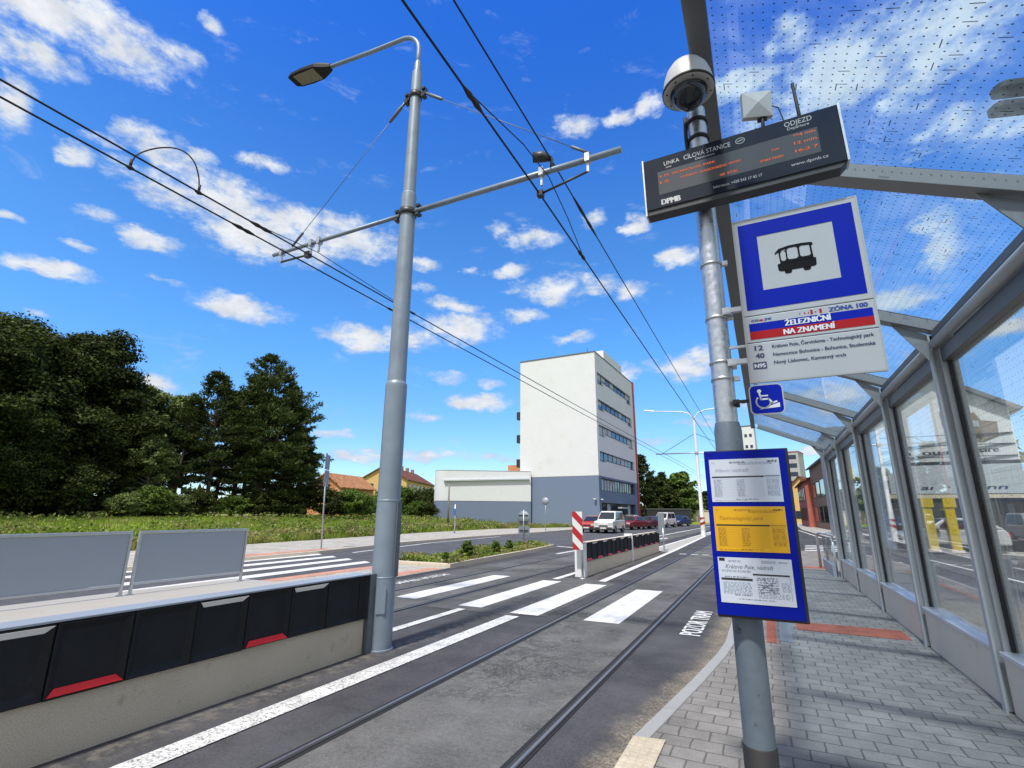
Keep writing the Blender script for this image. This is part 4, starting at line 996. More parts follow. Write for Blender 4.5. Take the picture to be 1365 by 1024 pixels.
# ------------------------------------------------------------------ railing panels on the far platform
def railing(y0,y1,label):
    x=-10.24; t=thing('platform_railing',label,'railing',(x,(y0+y1)/2,.16),'grey panel railings on the far platform')
    mb=MB(); mb.box(x-.022,x+.022,y0,y1,1.195,1.245); mb.box(x-.018,x+.018,y0,y1,.32,.355); mb.build('frame',M['galv'],t,bevel=.006)
    for y in (y0,y1-.045): MB().box(x-.022,x+.022,y,y+.045,.16,1.195).box(x-.07,x+.07,y-.02,y+.065,.16,.172).build('leg',M['galv'],t,bevel=.004)
    MB().box(x-.006,x+.006,y0+.05,y1-.05,.36,1.19).build('panel',M['railpanel'],t)
railing(3.30-.05,5.44,'left one of the two grey panel railings on the far platform'); railing(5.55,7.74,'right one of the two grey panel railings, next to the far crossing')
railing(.95,3.15,'grey panel railing at the left edge of the view')

# ------------------------------------------------------------------ traffic signs and small posts
t=thing('traffic_sign','grey back of a round traffic sign with a square plate below, on the planted island','sign',(-10.73,23.2,.1))
MB().tube([(-10.73,23.25,.1),(-10.73,23.25,1.78)],.03,8).build('post',M['galv'],t)
MB().lathe((-10.745,23.27,1.385),[(.001,-.012),(.335,-.012),(.345,0),(.335,.012),(.001,.012)],axis='y',seg=32).build('disc',M['back'],t)
MB().box(-11.03,-10.42,23.275,23.295,.58,1.01).build('plate',M['back'],t,bevel=.004)
MB().box(-11.0,-10.48,23.23,23.27,1.50,1.54).box(-10.95,-10.53,23.23,23.27,1.2,1.24).box(-10.95,-10.5,23.23,23.27,.78,.82).build('bracket',M['steel_dark'],t)
t=thing('traffic_sign','tall sign post with plates seen edge on, on the far pavement by the left crossing','sign',(-17.0,16.43,.11))
MB().tube([(-17.0,16.43,.11),(-17.2,16.43,4.12)],.033,8).build('post',M['galv'],t)
a=R(62); U=Vector((math.cos(a),-math.sin(a),0))
MB().extr([(-.30,2.68),(.30,2.68),(.30,3.38),(-.30,3.38)],(-17.15,16.5,0),U,(0,0,1),.02).build('plate',M['back'],t,bevel=.004)
MB().extr([(-.30,3.41),(.30,3.41),(.30,4.06),(-.30,4.06)],(-17.17,16.5,0),U,(0,0,1),.02).build('plate',M['back'],t,bevel=.004)
MB().lathe((-17.2,16.43,4.10),[(.045,0),(.045,.02),(.001,.04)],seg=10).build('cap',M['steel_dark'],t)
t=thing('marker_board','narrow grey marker board on a thin post at the far end of the far barrier','sign',(-4.38,24.6,0))
MB().tube([(-4.30,24.6,0),(-4.30,24.6,1.0)],.03,8).build('post',M['galv'],t); MB().box(-4.50,-4.22,24.62,24.64,.70,1.68).build('board',M['back'],t,bevel=.004)
t=thing('pavement_sign','thin pale post with a round sign, on the pavement before the tower','sign',(-15.6,43.3,.11))
MB().tube([(-17.8,43.3,.11),(-17.8,43.3,3.0)],.035,8).build('post',M['galv'],t); MB().lathe((-17.8,43.26,2.7),[(.001,-.012),(.34,-.012),(.34,.012),(.001,.012)],axis='y',seg=24).build('disc',M['railpanel'],t)
zg=tz(-27.3,41.9); t=thing('timber_post','thin weathered timber post standing in the grass before the low white building','post',(-27.3,41.9,zg)); MB().tube([(-27.3,41.9,zg),(-27.3,41.9,4.45)],[.10,.075],8).build('shaft',M['wood'],t); MB().tube([(-27.3,41.9,4.45),(-27.3,41.9,4.5)],.085,8).build('cap',M['steel_dark'],t)
zg=tz(-21.4,33.8); t=thing('hydrant_post','short grey post with a blue plate, on the pavement edge','post',(-21.4,33.8,.1)); MB().tube([(-21.4,33.8,.1),(-21.4,33.8,2.25)],.06,8).build('post',M['galv'],t); MB().box(-21.52,-21.28,33.72,33.74,1.45,1.95).build('plate',P('blue_plate',(.05,.14,.35),.4),t)
for i,(x,y) in enumerate(((-40.6,24.2),)):
    t=thing('warning_post',['short red post in the grass before the pines','red marker post farther right in the grass'][i],'post',(x,y,tz(x,y))); z=tz(x,y)
    MB().tube([(x,y,z),(x,y,z+.75)],[.12,.11],8).build('shaft',M['brick_red'],t); MB().lathe((x,y,z+.75),[(.14,0),(.13,.05),(.001,.09)],seg=10).build('cap',M['red_panel'],t)

# ------------------------------------------------------------------ street lamps
def twin_lamp(x,y,label,arms=(-3.2,3.2),h=9.8,pipe=True,band=True):
    t=thing('street_lamp',label,'street lamp',(x,y,0)); MB().lathe((x,y,0),[(.19,0),(.18,.3),(.15,2.),(.14,2.05),(.12,6),(.075,9.1)],seg=16).build('shaft',M['white'],t)
    mb=MB(); 
    for a in arms:
        s=1 if a>0 else -1
        mb.tube([(x,y,9.0),(x+s*.08,y,9.3),(x+s*.35,y,9.65),(x+s*.9,y,9.85),(x+a,y,10.05)],.045,8)
        hh=MB(); hh.add([(x+a-s*.1,y-.12,10.02),(x+a+s*.75,y-.10,10.16),(x+a+s*.75,y+.10,10.16),(x+a-s*.1,y+.12,10.02),(x+a-s*.1,y-.10,10.12),(x+a+s*.7,y-.08,10.24),(x+a+s*.7,y+.08,10.24),(x+a-s*.1,y+.10,10.12)],[(0,1,2,3),(7,6,5,4),(0,4,5,1),(1,5,6,2),(2,6,7,3),(3,7,4,0)]); hh.build('lamp_head',M['white'],t)
    mb.build('lamp_arm',M['white'],t)
    if pipe: MB().tube([(x-3.2,y,6.45),(x+3.4,y,6.40)],.05,8).box(x-.17,x+.17,y-.17,y+.17,6.35,6.5).build('cross_arm',M['galv'],t)
    if pipe: MB().tube([(x,y,8.0),(x-2.6,y,6.5)],.02,6).tube([(x,y,8.0),(x+2.9,y,6.5)],.02,6).build('stay_cable',M['wire'],t)
    if band:
        n=24; vs=[];fs=[];mi=[]; rows=10
        mb=MB(); mb.lathe((x,y,0),[(.185,.52),(.178,1.42)],seg=24); mb.build('warning_band',M['haz_w'],t)
        for k in range(2):
            m2=MB(); v=[];f=[]
            for j in range(25):
                a=j/24*2*math.pi; z=.55+k*.42+ (j/24)*.42
                for dz in (0,.19): zz=min(1.42,z+dz); v.append((x+.190*math.cos(a),y+.190*math.sin(a),zz))
            for j in range(24): f.append((2*j,2*j+2,2*j+3,2*j+1))
            m2.add(v,f,0,True); m2.build('red_stripe',M['haz_r'],t)
    return t
twin_lamp(-4.43,42.7,'white twin-armed street lamp with a red and white band, nearest one beyond the barrier')
twin_lamp(-4.45,86,'distant white twin-armed street lamp between the wires, far down the road')
# lamp whose head hangs over the glass roof
t=thing('street_lamp','grey street lamp behind the shelter, its dark head seen through the glass roof','street lamp',(7.6,10.6,0))
MB().lathe((9.6,10.6,.1),[(.11,0),(.10,2.),(.06,8.2)],seg=14).build('shaft',M['galv'],t)
MB().tube([(9.6,10.6,8.1),(9.5,10.6,8.5),(9.1,10.6,8.8),(5.4,10.7,8.75)],.04,8).build('lamp_arm',M['galv'],t)
mb=MB()
for dx,dy,L in ((0,0,.95),(-.0,-.55,1.1)):
    mb.extr(rr(-L,.2,-.17,.17,.12),(5.35,10.85+dy,8.70-.04*(dy<0)),(.96,.28,.0),(-.28,.96,0),.10)
mb.build('lamp_head',M['blackm'],t)

# ------------------------------------------------------------------ the shelter
t=thing('tram_shelter','long grey steel shelter with dotted glass roof and wall along the platform','shelter',(1.5,9,.16))
FY=[.94,3.33,5.54,7.74,10.16,12.55,14.95]
ZR=lambda x: 3.90-.44*x      # underside of the rafters
XW=1.605
for i,y in enumerate(FY):
    wd=.035 if i!=4 else .05
    mb=MB(); mb.box(XW-.06,XW+.06,y-.05,y+.05,.16,3.18); p=mb.build('post',M['frame'],t,bevel=.004)
    mb=MB(); mb.box(1.485,1.501,y-wd,y+wd,.16,3.20); mb.box(1.501,XW-.06,y-.006,y+.006,.17,3.12); mb.build('flange',M['frame'],p)
    mb=MB(); mb.extr([(1.501,3.20),(1.501,2.92),(1.235,ZR(1.235))],(0,y+.006,0),(1,0,0),(0,0,1),.012); mb.build('gusset',M['frame_shaded'],p)
    mb=MB(); mb.beam((.06,y,ZR(.06)+.045),(1.67,y,ZR(1.67)+.045),(0,1,0),.12,.09); mb.build('rafter',M['frame_shaded'],t,bevel=.004)
ya,yb=FY[0]-.06,FY[-1]+.06
MB().box(-.105,0.,ya,yb,3.885,4.03).build('edge_beam',M['frame_d'],t,bevel=.006)
MB().box(1.69,1.775,ya,yb,3.13,3.28).build('gutter',M['frame_d'],t,bevel=.006)
for a,b in zip(FY[:-1],FY[1:]):
    MB().box(XW-.055,XW+.055,a+.052,b-.052,2.93,3.05).build('lintel',M['frame_d'],t,bevel=.004)
    MB().tube([(1.525,a+.052,3.10),(1.525,b-.052,3.10)],.045,12).build('tie_tube',M['frame'],t)
    MB().box(1.51,1.6555,a+.06,b-.06,3.155,3.215).build('wall_plate',M['frame_d'],t,bevel=.003)
    mb=MB(); zt=lambda x: ZR(x)+.098
    mb.extr([(.002,zt(.002)),(1.689,zt(1.689)),(1.689,zt(1.689)+.010),(.002,zt(.002)+.010)],(0,b-.012,0),(1,0,0),(0,0,1),b-a-.024)
    mb.build('roof_pane',M['glass_roof'],t)
    mb=MB(); mb.box(XW-.006,XW+.006,a+.075,b-.075,.605,2.93); mb.build('wall_pane',M['glass_wall'],t)
    mb=MB()
    for y in (a+.052,b-.075): mb.box(XW-.02,XW+.02,y,y+.022,.60,2.93)
    mb.build('glazing_bead',M['blackm'],t)
    MB().box(1.53,1.64,a+.052,b-.052,.16,.562).build('base_panel',M['panelbase'],t,bevel=.005)
    MB().box(1.51,1.655,a+.052,b-.052,.564,.598).build('sill',M['alu'],t,bevel=.004)
mb=MB()
for y in FY: mb.beam((.06,y,ZR(.06)+.115),(1.685,y,ZR(1.685)+.115),(0,1,0),.05,.012)
mb.build('roof_gasket',M['blackm'],t)
# low rail at the end of the platform
t=thing('end_railing','low grey railing with a clear panel at the far end of the shelter','railing',(1.4,16.5,.16))
MB().tube([(1.27,17.45,.16),(1.27,17.45,1.02),(1.29,17.40,1.10),(1.36,17.2,1.13),(1.45,15.1,1.13)],.035,10).build('rail',M['frame'],t)
MB().box(1.37,1.382,15.15,17.2,.45,1.05).build('panel',M['glass_clear'],t); MB().box(1.34,1.41,15.05,17.35,.16,.44).build('foot_panel',M['railpanel'],t)
MB().tube([(1.43,15.2,.16),(1.43,15.2,1.1)],.03,8).build('post',M['frame'],t)
# ------------------------------------------------------------------ the tower
TC=Vector((-17.96,61.0,0)); ang=-R(2.0)
def tw(x,y,z): # local: x to the left (west) negative, y along the road
    c,s=math.cos(ang),math.sin(ang); return (TC.x+x*c-y*s,TC.y+x*s+y*c,z)
class TB(MB):
    def box(s,x0,x1,y0,y1,z0,z1,m=0):
        v=[(x0,y0,z0),(x1,y0,z0),(x1,y1,z0),(x0,y1,z0),(x0,y0,z1),(x1,y0,z1),(x1,y1,z1),(x0,y1,z1)]
        return s.add([tw(*p) for p in v],[(0,3,2,1),(4,5,6,7),(0,1,5,4),(1,2,6,5),(2,3,7,6),(3,0,4,7)],m)
t=thing('tower_building','white six-storey block with a blue-grey base and strip windows beside the road','building',(-23.4,70,0))
HT=22.25; BZ=6.25; TL=-10.9; TD=18.4
# upper walls in storeys, leaving the strip windows open on the road side
bands=[(8.15,9.35),(11.4,12.75),(14.80,16.1),(18.3,19.75)]; wy0,wy1=.75,17.0
mb=TB(); mb.box(TL,-.35,0,TD,BZ,HT)
zprev=BZ
for a,b in bands: mb.box(-.35,0,3.0,14.6,a,b-1.0); mb.box(-.35,0,0,TD,zprev,a); mb.box(-.35,0,0,wy0,a,b); mb.box(-.35,0,wy1,TD,a,b); zprev=b
mb.box(-.35,0,0,TD,zprev,HT); mb.build('upper_walls',M['tower_w'],t)
mb=TB(); mb.box(TL,-.5,.02,TD,-.3,BZ-.003)
s2=(4.45,6.02); g0=(.0,2.9)
mb.box(-.5,-.02,.02,TD,3.0,s2[0]); mb.box(-.5,-.02,.02,.9,s2[0],s2[1]); mb.box(-.5,-.02,17.2,TD,s2[0],s2[1]); mb.box(-.5,-.02,.02,TD,s2[1],BZ-.003)
mb.box(-.5,-.02,.02,.9,-.3,3.0); mb.box(-.5,-.02,17.0,TD,-.3,3.0); mb.build('base_walls',M['tower_b'],t)
def strip_window(z0,z1,y0,y1,n,dep,nm='window',door=None):
    mb=TB(); mb.box(-dep,-dep+.06,y0,y1,z0,z0+.10); mb.box(-dep,-dep+.06,y0,y1,z1-.10,z1)
    for k in range(n+1): y=y0+(y1-y0)*k/n; mb.box(-dep,-dep+.06,max(y0,y-.06),min(y1,y+.06),z0+.1,z1-.1)
    fr=mb.build(nm,M['winframe'],t)
    p=TB(); p.box(-dep-.02,-dep+.02,y0,y1,z0,z1); p.build('pane',M['pane'],fr)
    b=TB(); r=random.Random(int(z0*10)); 
    for k in range(n):
        if r.random()<.45: y=y0+(y1-y0)*k/n; b.box(-dep+.024,-dep+.032,y+.1,y+(y1-y0)/n-.1,z0+.1+(z1-z0)*r.choice((0,.25,.45)),z1-.1)
    if b.v: b.build('blind',M['blind'],fr)
for a,b in bands:
    strip_window(a,b,wy0,2.995,1,.28); strip_window(b-.998,b,3.0,14.6,6,.28); strip_window(a,b,14.605,wy1,1,.28)
    for y0,y1,z in ((wy0,2.99,a),(3.01,14.59,b-1.0),(14.61,wy1,a)):
        s=TB(); s.box(-.34,.06,y0,y1,z-.05,z-.003); s.build('sill',M['winframe'],t)
strip_window(s2[0],s2[1],.9,17.2,14,.42); strip_window(0.05,2.98,.9,17.0,10,.45,'shopfront')
TB().box(-.02,.55,7.6,10.6,2.35,2.55).build('canopy',M['blind'],t)
TB().box(-1.6,.2,TD,TD+.35,.0,HT+.15).build('red_fin',[M['red_panel']],t); TB().box(-1.61,.21,TD+.002,TD+.36,HT*.42,HT+.16).build('orange_fin',[M['orange_panel']],t)
mb=TB(); mb.box(TL-.05,.06,-.06,.25,HT,HT+.14); mb.box(-.25,.06,.25,TD,HT,HT+.14); mb.box(TL-.05,TL+.25,.25,TD,HT,HT+.14); mb.build('coping',M['rooft'],t)
TB().box(-3.2,-.5,5.5,14.5,HT,HT+1.9).build('roof_plant_room',M['tower_w'],t)
mb=TB(); mb.beam(tw(-2.0,3.0,HT),tw(-2.0,3.0,HT+1.6),(1,0,0),.06,.06); mb.beam(tw(-2.6,3.4,HT+.5),tw(-1.2,3.0,HT+1.1),(0,0,1),.06,.06); mb.beam(tw(-2.6,2.6,HT),tw(-2.6,2.6,HT+1.1),(1,0,0),.05,.05); mb.build('roof_antennas',M['steel_dark'],t)
for z in (7.6,10.9,14.1): TB().box(TL-.62,TL-.003,.08,.75,z,z+1.1).build('air_conditioner',M['steel_dark'],t,bevel=.05)
for x,y,z in ((-.5,-.25,3.35),(.22,.4,3.3)): 
    TB().box(x-.14,x+.14,y-.14,y+.14,z,z+.12).build('floodlight',M['white'],t)
# low wing
t=thing('low_building','long low white hall with rounded corner and blue-grey base left of the tower','building',(-34,60,0))
A=Vector((-37.6,54.2));B=Vector((-27.1,60.95)); d=(B-A).normalized(); n=Vector((-d.y,d.x))
arc=[]; r=1.6; c=A+d*r+n*r
for k in range(9): a=math.pi/2*k/8; arc.append(c-d*(r*math.cos(math.pi/2-a))-n*(r*math.sin(math.pi/2-a)) if False else c-n*(r*math.cos(a))-d*(r*math.sin(a)))
poly=[tuple(B),tuple(B+n*11),tuple(A+n*13)]+[tuple(p) for p in arc[::-1]]
gz0=.3
MB().prism(poly,gz0,3.12).build('base_wall',M['tower_b'],t); MB().prism([tuple(Vector(p)+( -n*.03)) for p in poly],3.123,6.95).build('upper_wall',M['tower_w'],t)
MB().prism([tuple(Vector(p)-n*.06) for p in poly],6.953,7.0).build('roof_edge',M['stucco_g'],t)
mb=MB(); a_=A+d*1.2-n*.05; b_=B-d*.2-n*.05
mb.beam((a_.x,a_.y,5.62),(b_.x,b_.y,5.98),(-n.x,-n.y,0),.55,.16); mb.build('ledge',M['blind'],t)
MB().box(-31.5,-28.5,63,67,7.12,8.1).build('roof_hut',M['orange_wall'],t)

# ------------------------------------------------------------------ houses
def house(name,label,fl,fr,depth,h,ridge,wallm,roofm,wins=(),gable='side',base=0.,over=.35,cat='house',gablewall=None,chim=0,winm='winframe',sh=.06):
    """front edge from fl to fr (points), going back by depth; ridge along the front ('side') or along depth ('front')"""
    fl=Vector(fl);fr=Vector(fr);d=(fr-fl);L=d.length;d=d/L;n=Vector((-d.y,d.x))
    def q(u,v,z): p=fl+d*u+n*v; return (p.x,p.y,z+base)
    t=thing(name,label,cat,q(L/2,depth/2,0)); mb=MB()
    mb.add([q(0,0,-.5),q(L,0,-.5),q(L,depth,-.5),q(0,depth,-.5),q(0,0,h),q(L,0,h),q(L,depth,h),q(0,depth,h)],[(0,1,5,4),(1,2,6,5),(2,3,7,6),(3,0,4,7)])
    if gable=='side': mb.add([q(0,0,h),q(0,depth,h),q(0,depth/2,ridge),q(L,0,h),q(L,depth,h),q(L,depth/2,ridge)],[(0,2,1),(3,4,5)])
    elif gable=='front': mb.add([q(0,0,h),q(L,0,h),q(L/2,0,ridge),q(0,depth,h),q(L,depth,h),q(L/2,depth,ridge)],[(0,1,2),(4,3,5)])
    else: mb.add([q(0,0,h),q(L,0,h),q(L,depth,h),q(0,depth,h)],[(0,1,2,3)])
    mb.build('walls',M[wallm],t)
    mb=MB(); th=.18
    def slope(a,b,c,e):
        a,b,c,e=[Vector(p) for p in (a,b,c,e)]; N=(b-a).cross(e-a).normalized()
        if N.z<0: N=-N
        v=[a,b,c,e]; v+= [p+N*th for p in v]; mb.add(v,[(3,2,1,0),(4,5,6,7),(0,1,5,4),(1,2,6,5),(2,3,7,6),(3,0,4,7)])
    o=over; k=(ridge-h)/(depth/2 if gable=='side' else L/2)
    if gable=='side':
        slope(q(-o,-o,h-k*o),q(L+o,-o,h-k*o),q(L+o,depth/2,ridge),q(-o,depth/2,ridge)); slope(q(L+o,depth+o,h-k*o),q(-o,depth+o,h-k*o),q(-o,depth/2,ridge),q(L+o,depth/2,ridge))
    elif gable=='front':
        slope(q(-o,-o,h-k*o),q(-o,depth+o,h-k*o),q(L/2,depth+o,ridge),q(L/2,-o,ridge)); slope(q(L+o,-o,h-k*o),q(L+o,depth+o,h-k*o),q(L/2,depth+o,ridge),q(L/2,-o,ridge))
    else:
        v=[q(-.15,-.15,h),q(L+.15,-.15,h),q(L+.15,depth+.15,h),q(-.15,depth+.15,h),q(-.15,-.15,h+.3),q(L+.15,-.15,h+.3),q(L+.15,depth+.15,h+.3),q(-.15,depth+.15,h+.3)]
        mb.add(v,[(0,3,2,1),(4,5,6,7),(0,1,5,4),(1,2,6,5),(2,3,7,6),(3,0,4,7)])
    rf=mb.build('roof',M[roofm],t)
    for k in range(chim):
        u=L*(k+.6)/(chim+.4); c=MB(); zz=ridge+.9; P_=[q(u-.35,depth/2-.3,0),q(u+.35,depth/2-.3,0),q(u+.35,depth/2+.3,0),q(u-.35,depth/2+.3,0)]
        c.prism([p[:2] for p in P_],ridge-1+base,zz+base); c.build('chimney',M['stucco_b'],rf)
    for side,u,z,w,hh in wins:
        f=MB(); g_=MB()
        for mbx,e,dp,ww in ((f,0.,.05,0),(g_,.07,.065,0)):
            if side=='f': pts=[q(u+e,-dp,z+e),q(u+w-e,-dp,z+e),q(u+w-e,-dp,z+hh-e),q(u+e,-dp,z+hh-e)]; bk=[q(u+e,.02,z+e),q(u+w-e,.02,z+e),q(u+w-e,.02,z+hh-e),q(u+e,.02,z+hh-e)]
            elif side=='l': pts=[q(-dp,u+w-e,z+e),q(-dp,u+e,z+e),q(-dp,u+e,z+hh-e),q(-dp,u+w-e,z+hh-e)]; bk=[q(.02,u+w-e,z+e),q(.02,u+e,z+e),q(.02,u+e,z+hh-e),q(.02,u+w-e,z+hh-e)]
            else: pts=[q(L+dp,u+e,z+e),q(L+dp,u+w-e,z+e),q(L+dp,u+w-e,z+hh-e),q(L+dp,u+e,z+hh-e)]; bk=[q(L-.02,u+e,z+e),q(L-.02,u+w-e,z+e),q(L-.02,u+w-e,z+hh-e),q(L-.02,u+e,z+hh-e)]
            mbx.add(bk+pts,[(4,5,6,7),(0,1,5,4),(1,2,6,5),(2,3,7,6),(3,0,4,7)])
        fo=f.build('window',M[winm],t); g_.build('pane',M['pane'],fo)
    return t
house('brick_house','unfinished orange brick house with a bare tiled roof behind the bushes on the left',(-57.6,58.4),(-59.2,67.6),5.6,4.0,6.0,'orange_wall','roof_tile_o',[('f',2.2,1.7,1.2,1.7),('f',5.4,1.7,1.2,1.7),('l',2.0,1.6,1.5,2.6),('f',.5,1.6,.8,1.8)],base=1.4,chim=0)
house('yellow_house','yellow apartment house with a dark red tiled roof behind the low white building',(-61.2,79.),(-69.8,100.6),9,6.6,9.2,'stucco_y','roof_tile',[('f',u,z,1.2,1.6) for u in (1.5,4.6,7.7,10.8,13.9,17) for z in (1.6,4.3)]+[('l',3,4.2,1.2,1.6),('l',6.5,4.2,1.2,1.6)],base=1.2,chim=5)
# right side of the street
house('red_house','small red house with arched windows on the right side of the far road',(5.35,99),(5.25,80.3),8,6.1,7.9,'brick_red','roof_tile',[('f',u,3.6,1.2,1.7) for u in (1.5,5,8.5,12,15.5)]+[('f',u,.8,1.3,1.8) for u in (1.5,5,8.5,12,15.5)]+[('r',2.5,3.6,1.3,1.8),('r',2.5,.8,1.3,1.8)],base=.1)
house('brown_house','tall brown terraced house with long dark windows beside the shelter end',(6.0,80),(6.6,55),9,7.6,9.4,'stucco_b','rooft',[('f',u,z,3.4,1.9) for u in (1.2,5.6,10,14.4,18.8) for z in (3.7,)]+[('f',u,.7,3.2,1.9) for u in (1.2,5.6,10,14.4,18.8)]+[('r',2,4.,1.4,1.8),('r',5.5,4.,1.4,1.8)],gable='side',base=.1,chim=2)
house('yellow_house','small pale yellow gabled house closing the far end of the right road',(4.6,118),(9.2,116.5),9,6.6,9.1,'stucco_y','roof_tile',[('f',1.,.9,1.3,1.5),('f',3.2,.9,1.3,1.5)],gable='front',base=.1)
house('apartment_tower','slim grey apartment tower with a red top far behind the yellow house',(8.6,205),(12.6,204),9,23.5,25,'stucco_g','brick_red',[('f',.6,z,2.8,1.5) for z in (9,12,15,18,21)],gable='flat',base=0.,cat='building')
house('apartment_tower','pale high-rise far away behind the stop pole',(-4.7,200),(-.6,199.5),5,33.0,35,'tower_w','rooft',[('f',u,z,1.0,1.2) for u in (.8,2.4) for z in (21,25,29)],winm='blind',gable='flat',base=0.,cat='building')
# shop with white gable seen through the glass wall
t=house('gabled_shop','white gabled shop with dark lettering and a peeled patch, seen through the shelter glass',(5.6,31.6),(10.85,31.2),16,6.55,8.3,'tower_w','rooft',[],gable='front',base=.1)
def facade(dy): 
    return lambda u,z: (5.6+u,31.6-.076*u-dy,z+.1)
f1=facade(.03)
pl=Plane((5.6,31.58,.1),(1,-.076,0),(0,0,1),.02)
mb=MB(); pl.poly(mb,[(2.9,5.35),(3.3,5.1),(4.1,5.0),(4.7,5.25),(4.75,5.9),(4.2,6.0),(4.0,6.4),(3.3,6.3),(3.0,6.9),(2.7,6.5),(2.75,5.8)]); mb.build('peeled_patch',P('bare_plaster',(.26,.21,.15),.9,0,.25,2.),t)
mb=MB(); pl.poly(mb,[(3.4,5.75),(4.1,5.7),(4.1,6.0),(3.7,6.05)],k=2); mb.build('bright_patch',M['sign_white'],t)
mb=MB()
for z in (4.85,5.35,4.30): mb.box(5.65,10.8,31.16,31.24,z+.1-.014,z+.1+.014)
for u in (.3,): mb.box(5.5,10.9,31.0,31.15,4.02,4.17)
mb.build('cornice',M['steel_dark'],t)
mb=MB(); pl.text(mb,'a  ou·u',1.0,4.42,.24,1.9,bold=.02,k=16); pl.text(mb,'ouare',3.45,4.45,.26,1.05,bold=.02,k=16); pl.text(mb,'u  ·ı',3.3,5.05,.18,.7,bold=.02,k=16); mb.build('lettering',M['ink_k'],t)
MB().box(5.7,10.75,30.95,31.12,2.66,4.0).build('banner',P('pale_banner',(.46,.50,.55),.5,0,.12,1.6,stain=((.25,.3,.36),.6,1.8,.5)),t)
pl2=Plane((5.7,30.95,.1),(1,0,0),(0,0,1),.01); mb=MB(); pl2.text(mb,'P',3.3,3.45,.35,bold=.02); pl2.text(mb,'aı  · u · nn',1.2,2.75,.22,3.2,shear=.2,bold=.01); mb.build('banner_lettering',M['ink_n'],t)
MB().box(5.6,10.9,30.9,31.15,2.45,2.62).build('beam',M['concrete_l'],t)
MB().box(5.6,10.9,31.0,31.12,.1,2.42).build('shutters',P('dark_slats',(.035,.033,.035),.7,0,.3,3.),t)
t=thing('grey_hall','grey flat-roofed hall with a yellow sign, seen through the shelter glass left of the shop','building',(5.,45,.1))
MB().box(4.9,13,43,52,.1,7.6).build('walls',M['stucco_g'],t); MB().box(4.7,13.2,42.8,52.2,7.6,7.9).build('roof',M['rooft'],t)
MB().box(5.6,8.2,42.75,42.97,4.1,4.95).build('yellow_sign',M['yellow'],t)
mb=MB(); pl3=Plane((5.6,42.75,4.1),(1,0,0),(0,0,1),.01); pl3.text(mb,'auu u',.5,.5,.2,1.5,bold=.01); pl3.text(mb,'n ouau',.5,.15,.2,1.7,bold=.01); mb.build('sign_lettering',M['ink_n'],t)
for k in range(3):
    w=MB().box(5.4+k*2.4,7.2+k*2.4,42.92,43.02,.6,3.0).build('window',M['winframe'],t); MB().box(5.48+k*2.4,7.12+k*2.4,42.9,42.918,.7,2.9).build('pane',M['pane'],w)
for i,(x,y,lb) in enumerate(((6.5,28.85,'left of the two yellow gate posts before the shop'),(7.3,28.9,'right of the two yellow gate posts before the shop'))):
    t=thing('gate_post',lb,'post',(x,y,.1),'yellow gate posts before the shop'); MB().box(x-.17,x+.17,y-.12,y+.12,.1,2.35).build('shaft',M['yellow'],t,bevel=.02); MB().box(x-.20,x+.24,y-.16,y-.12,2.0,2.4).build('plate',M['yellow'],t); MB().box(x-.22,x+.22,y-.16,y+.16,.1,.22).build('foot',M['concrete_l'],t)
# dark wall and stone wall by the far trees
t=thing('dark_fence','long dark board fence beyond the tower under the trees','fence',(-14,94,.1)); MB().box(-19,-11.5,93.9,94.1,.0,2.5).build('boards',M['steel_dark'],t); MB().box(-19.05,-11.45,93.8,94.2,2.5,2.62).build('cap',M['rooft'],t)
t=thing('stone_wall','low rubble stone wall beside the far road','wall',(-10,104,.1)); MB().box(-12.4,-8.6,103.8,104.5,0,2.3).build('wall',M['panelbase'],t); MB().box(-12.5,-8.5,103.7,104.6,2.3,2.45).build('coping',M['concrete'],t)
t=thing('garden_wall','white garden wall with a red coping behind the bushes','wall',(-48,66,1)); MB().beam((-56,64.5,1.75),(-41.5,71,1.75),(0,0,1),1.5,.25).build('wall',M['stucco_g'],t); MB().beam((-56,64.5,2.57),(-46,69,2.57),(0,0,1),.14,.4).build('coping',M['roof_tile'],t)

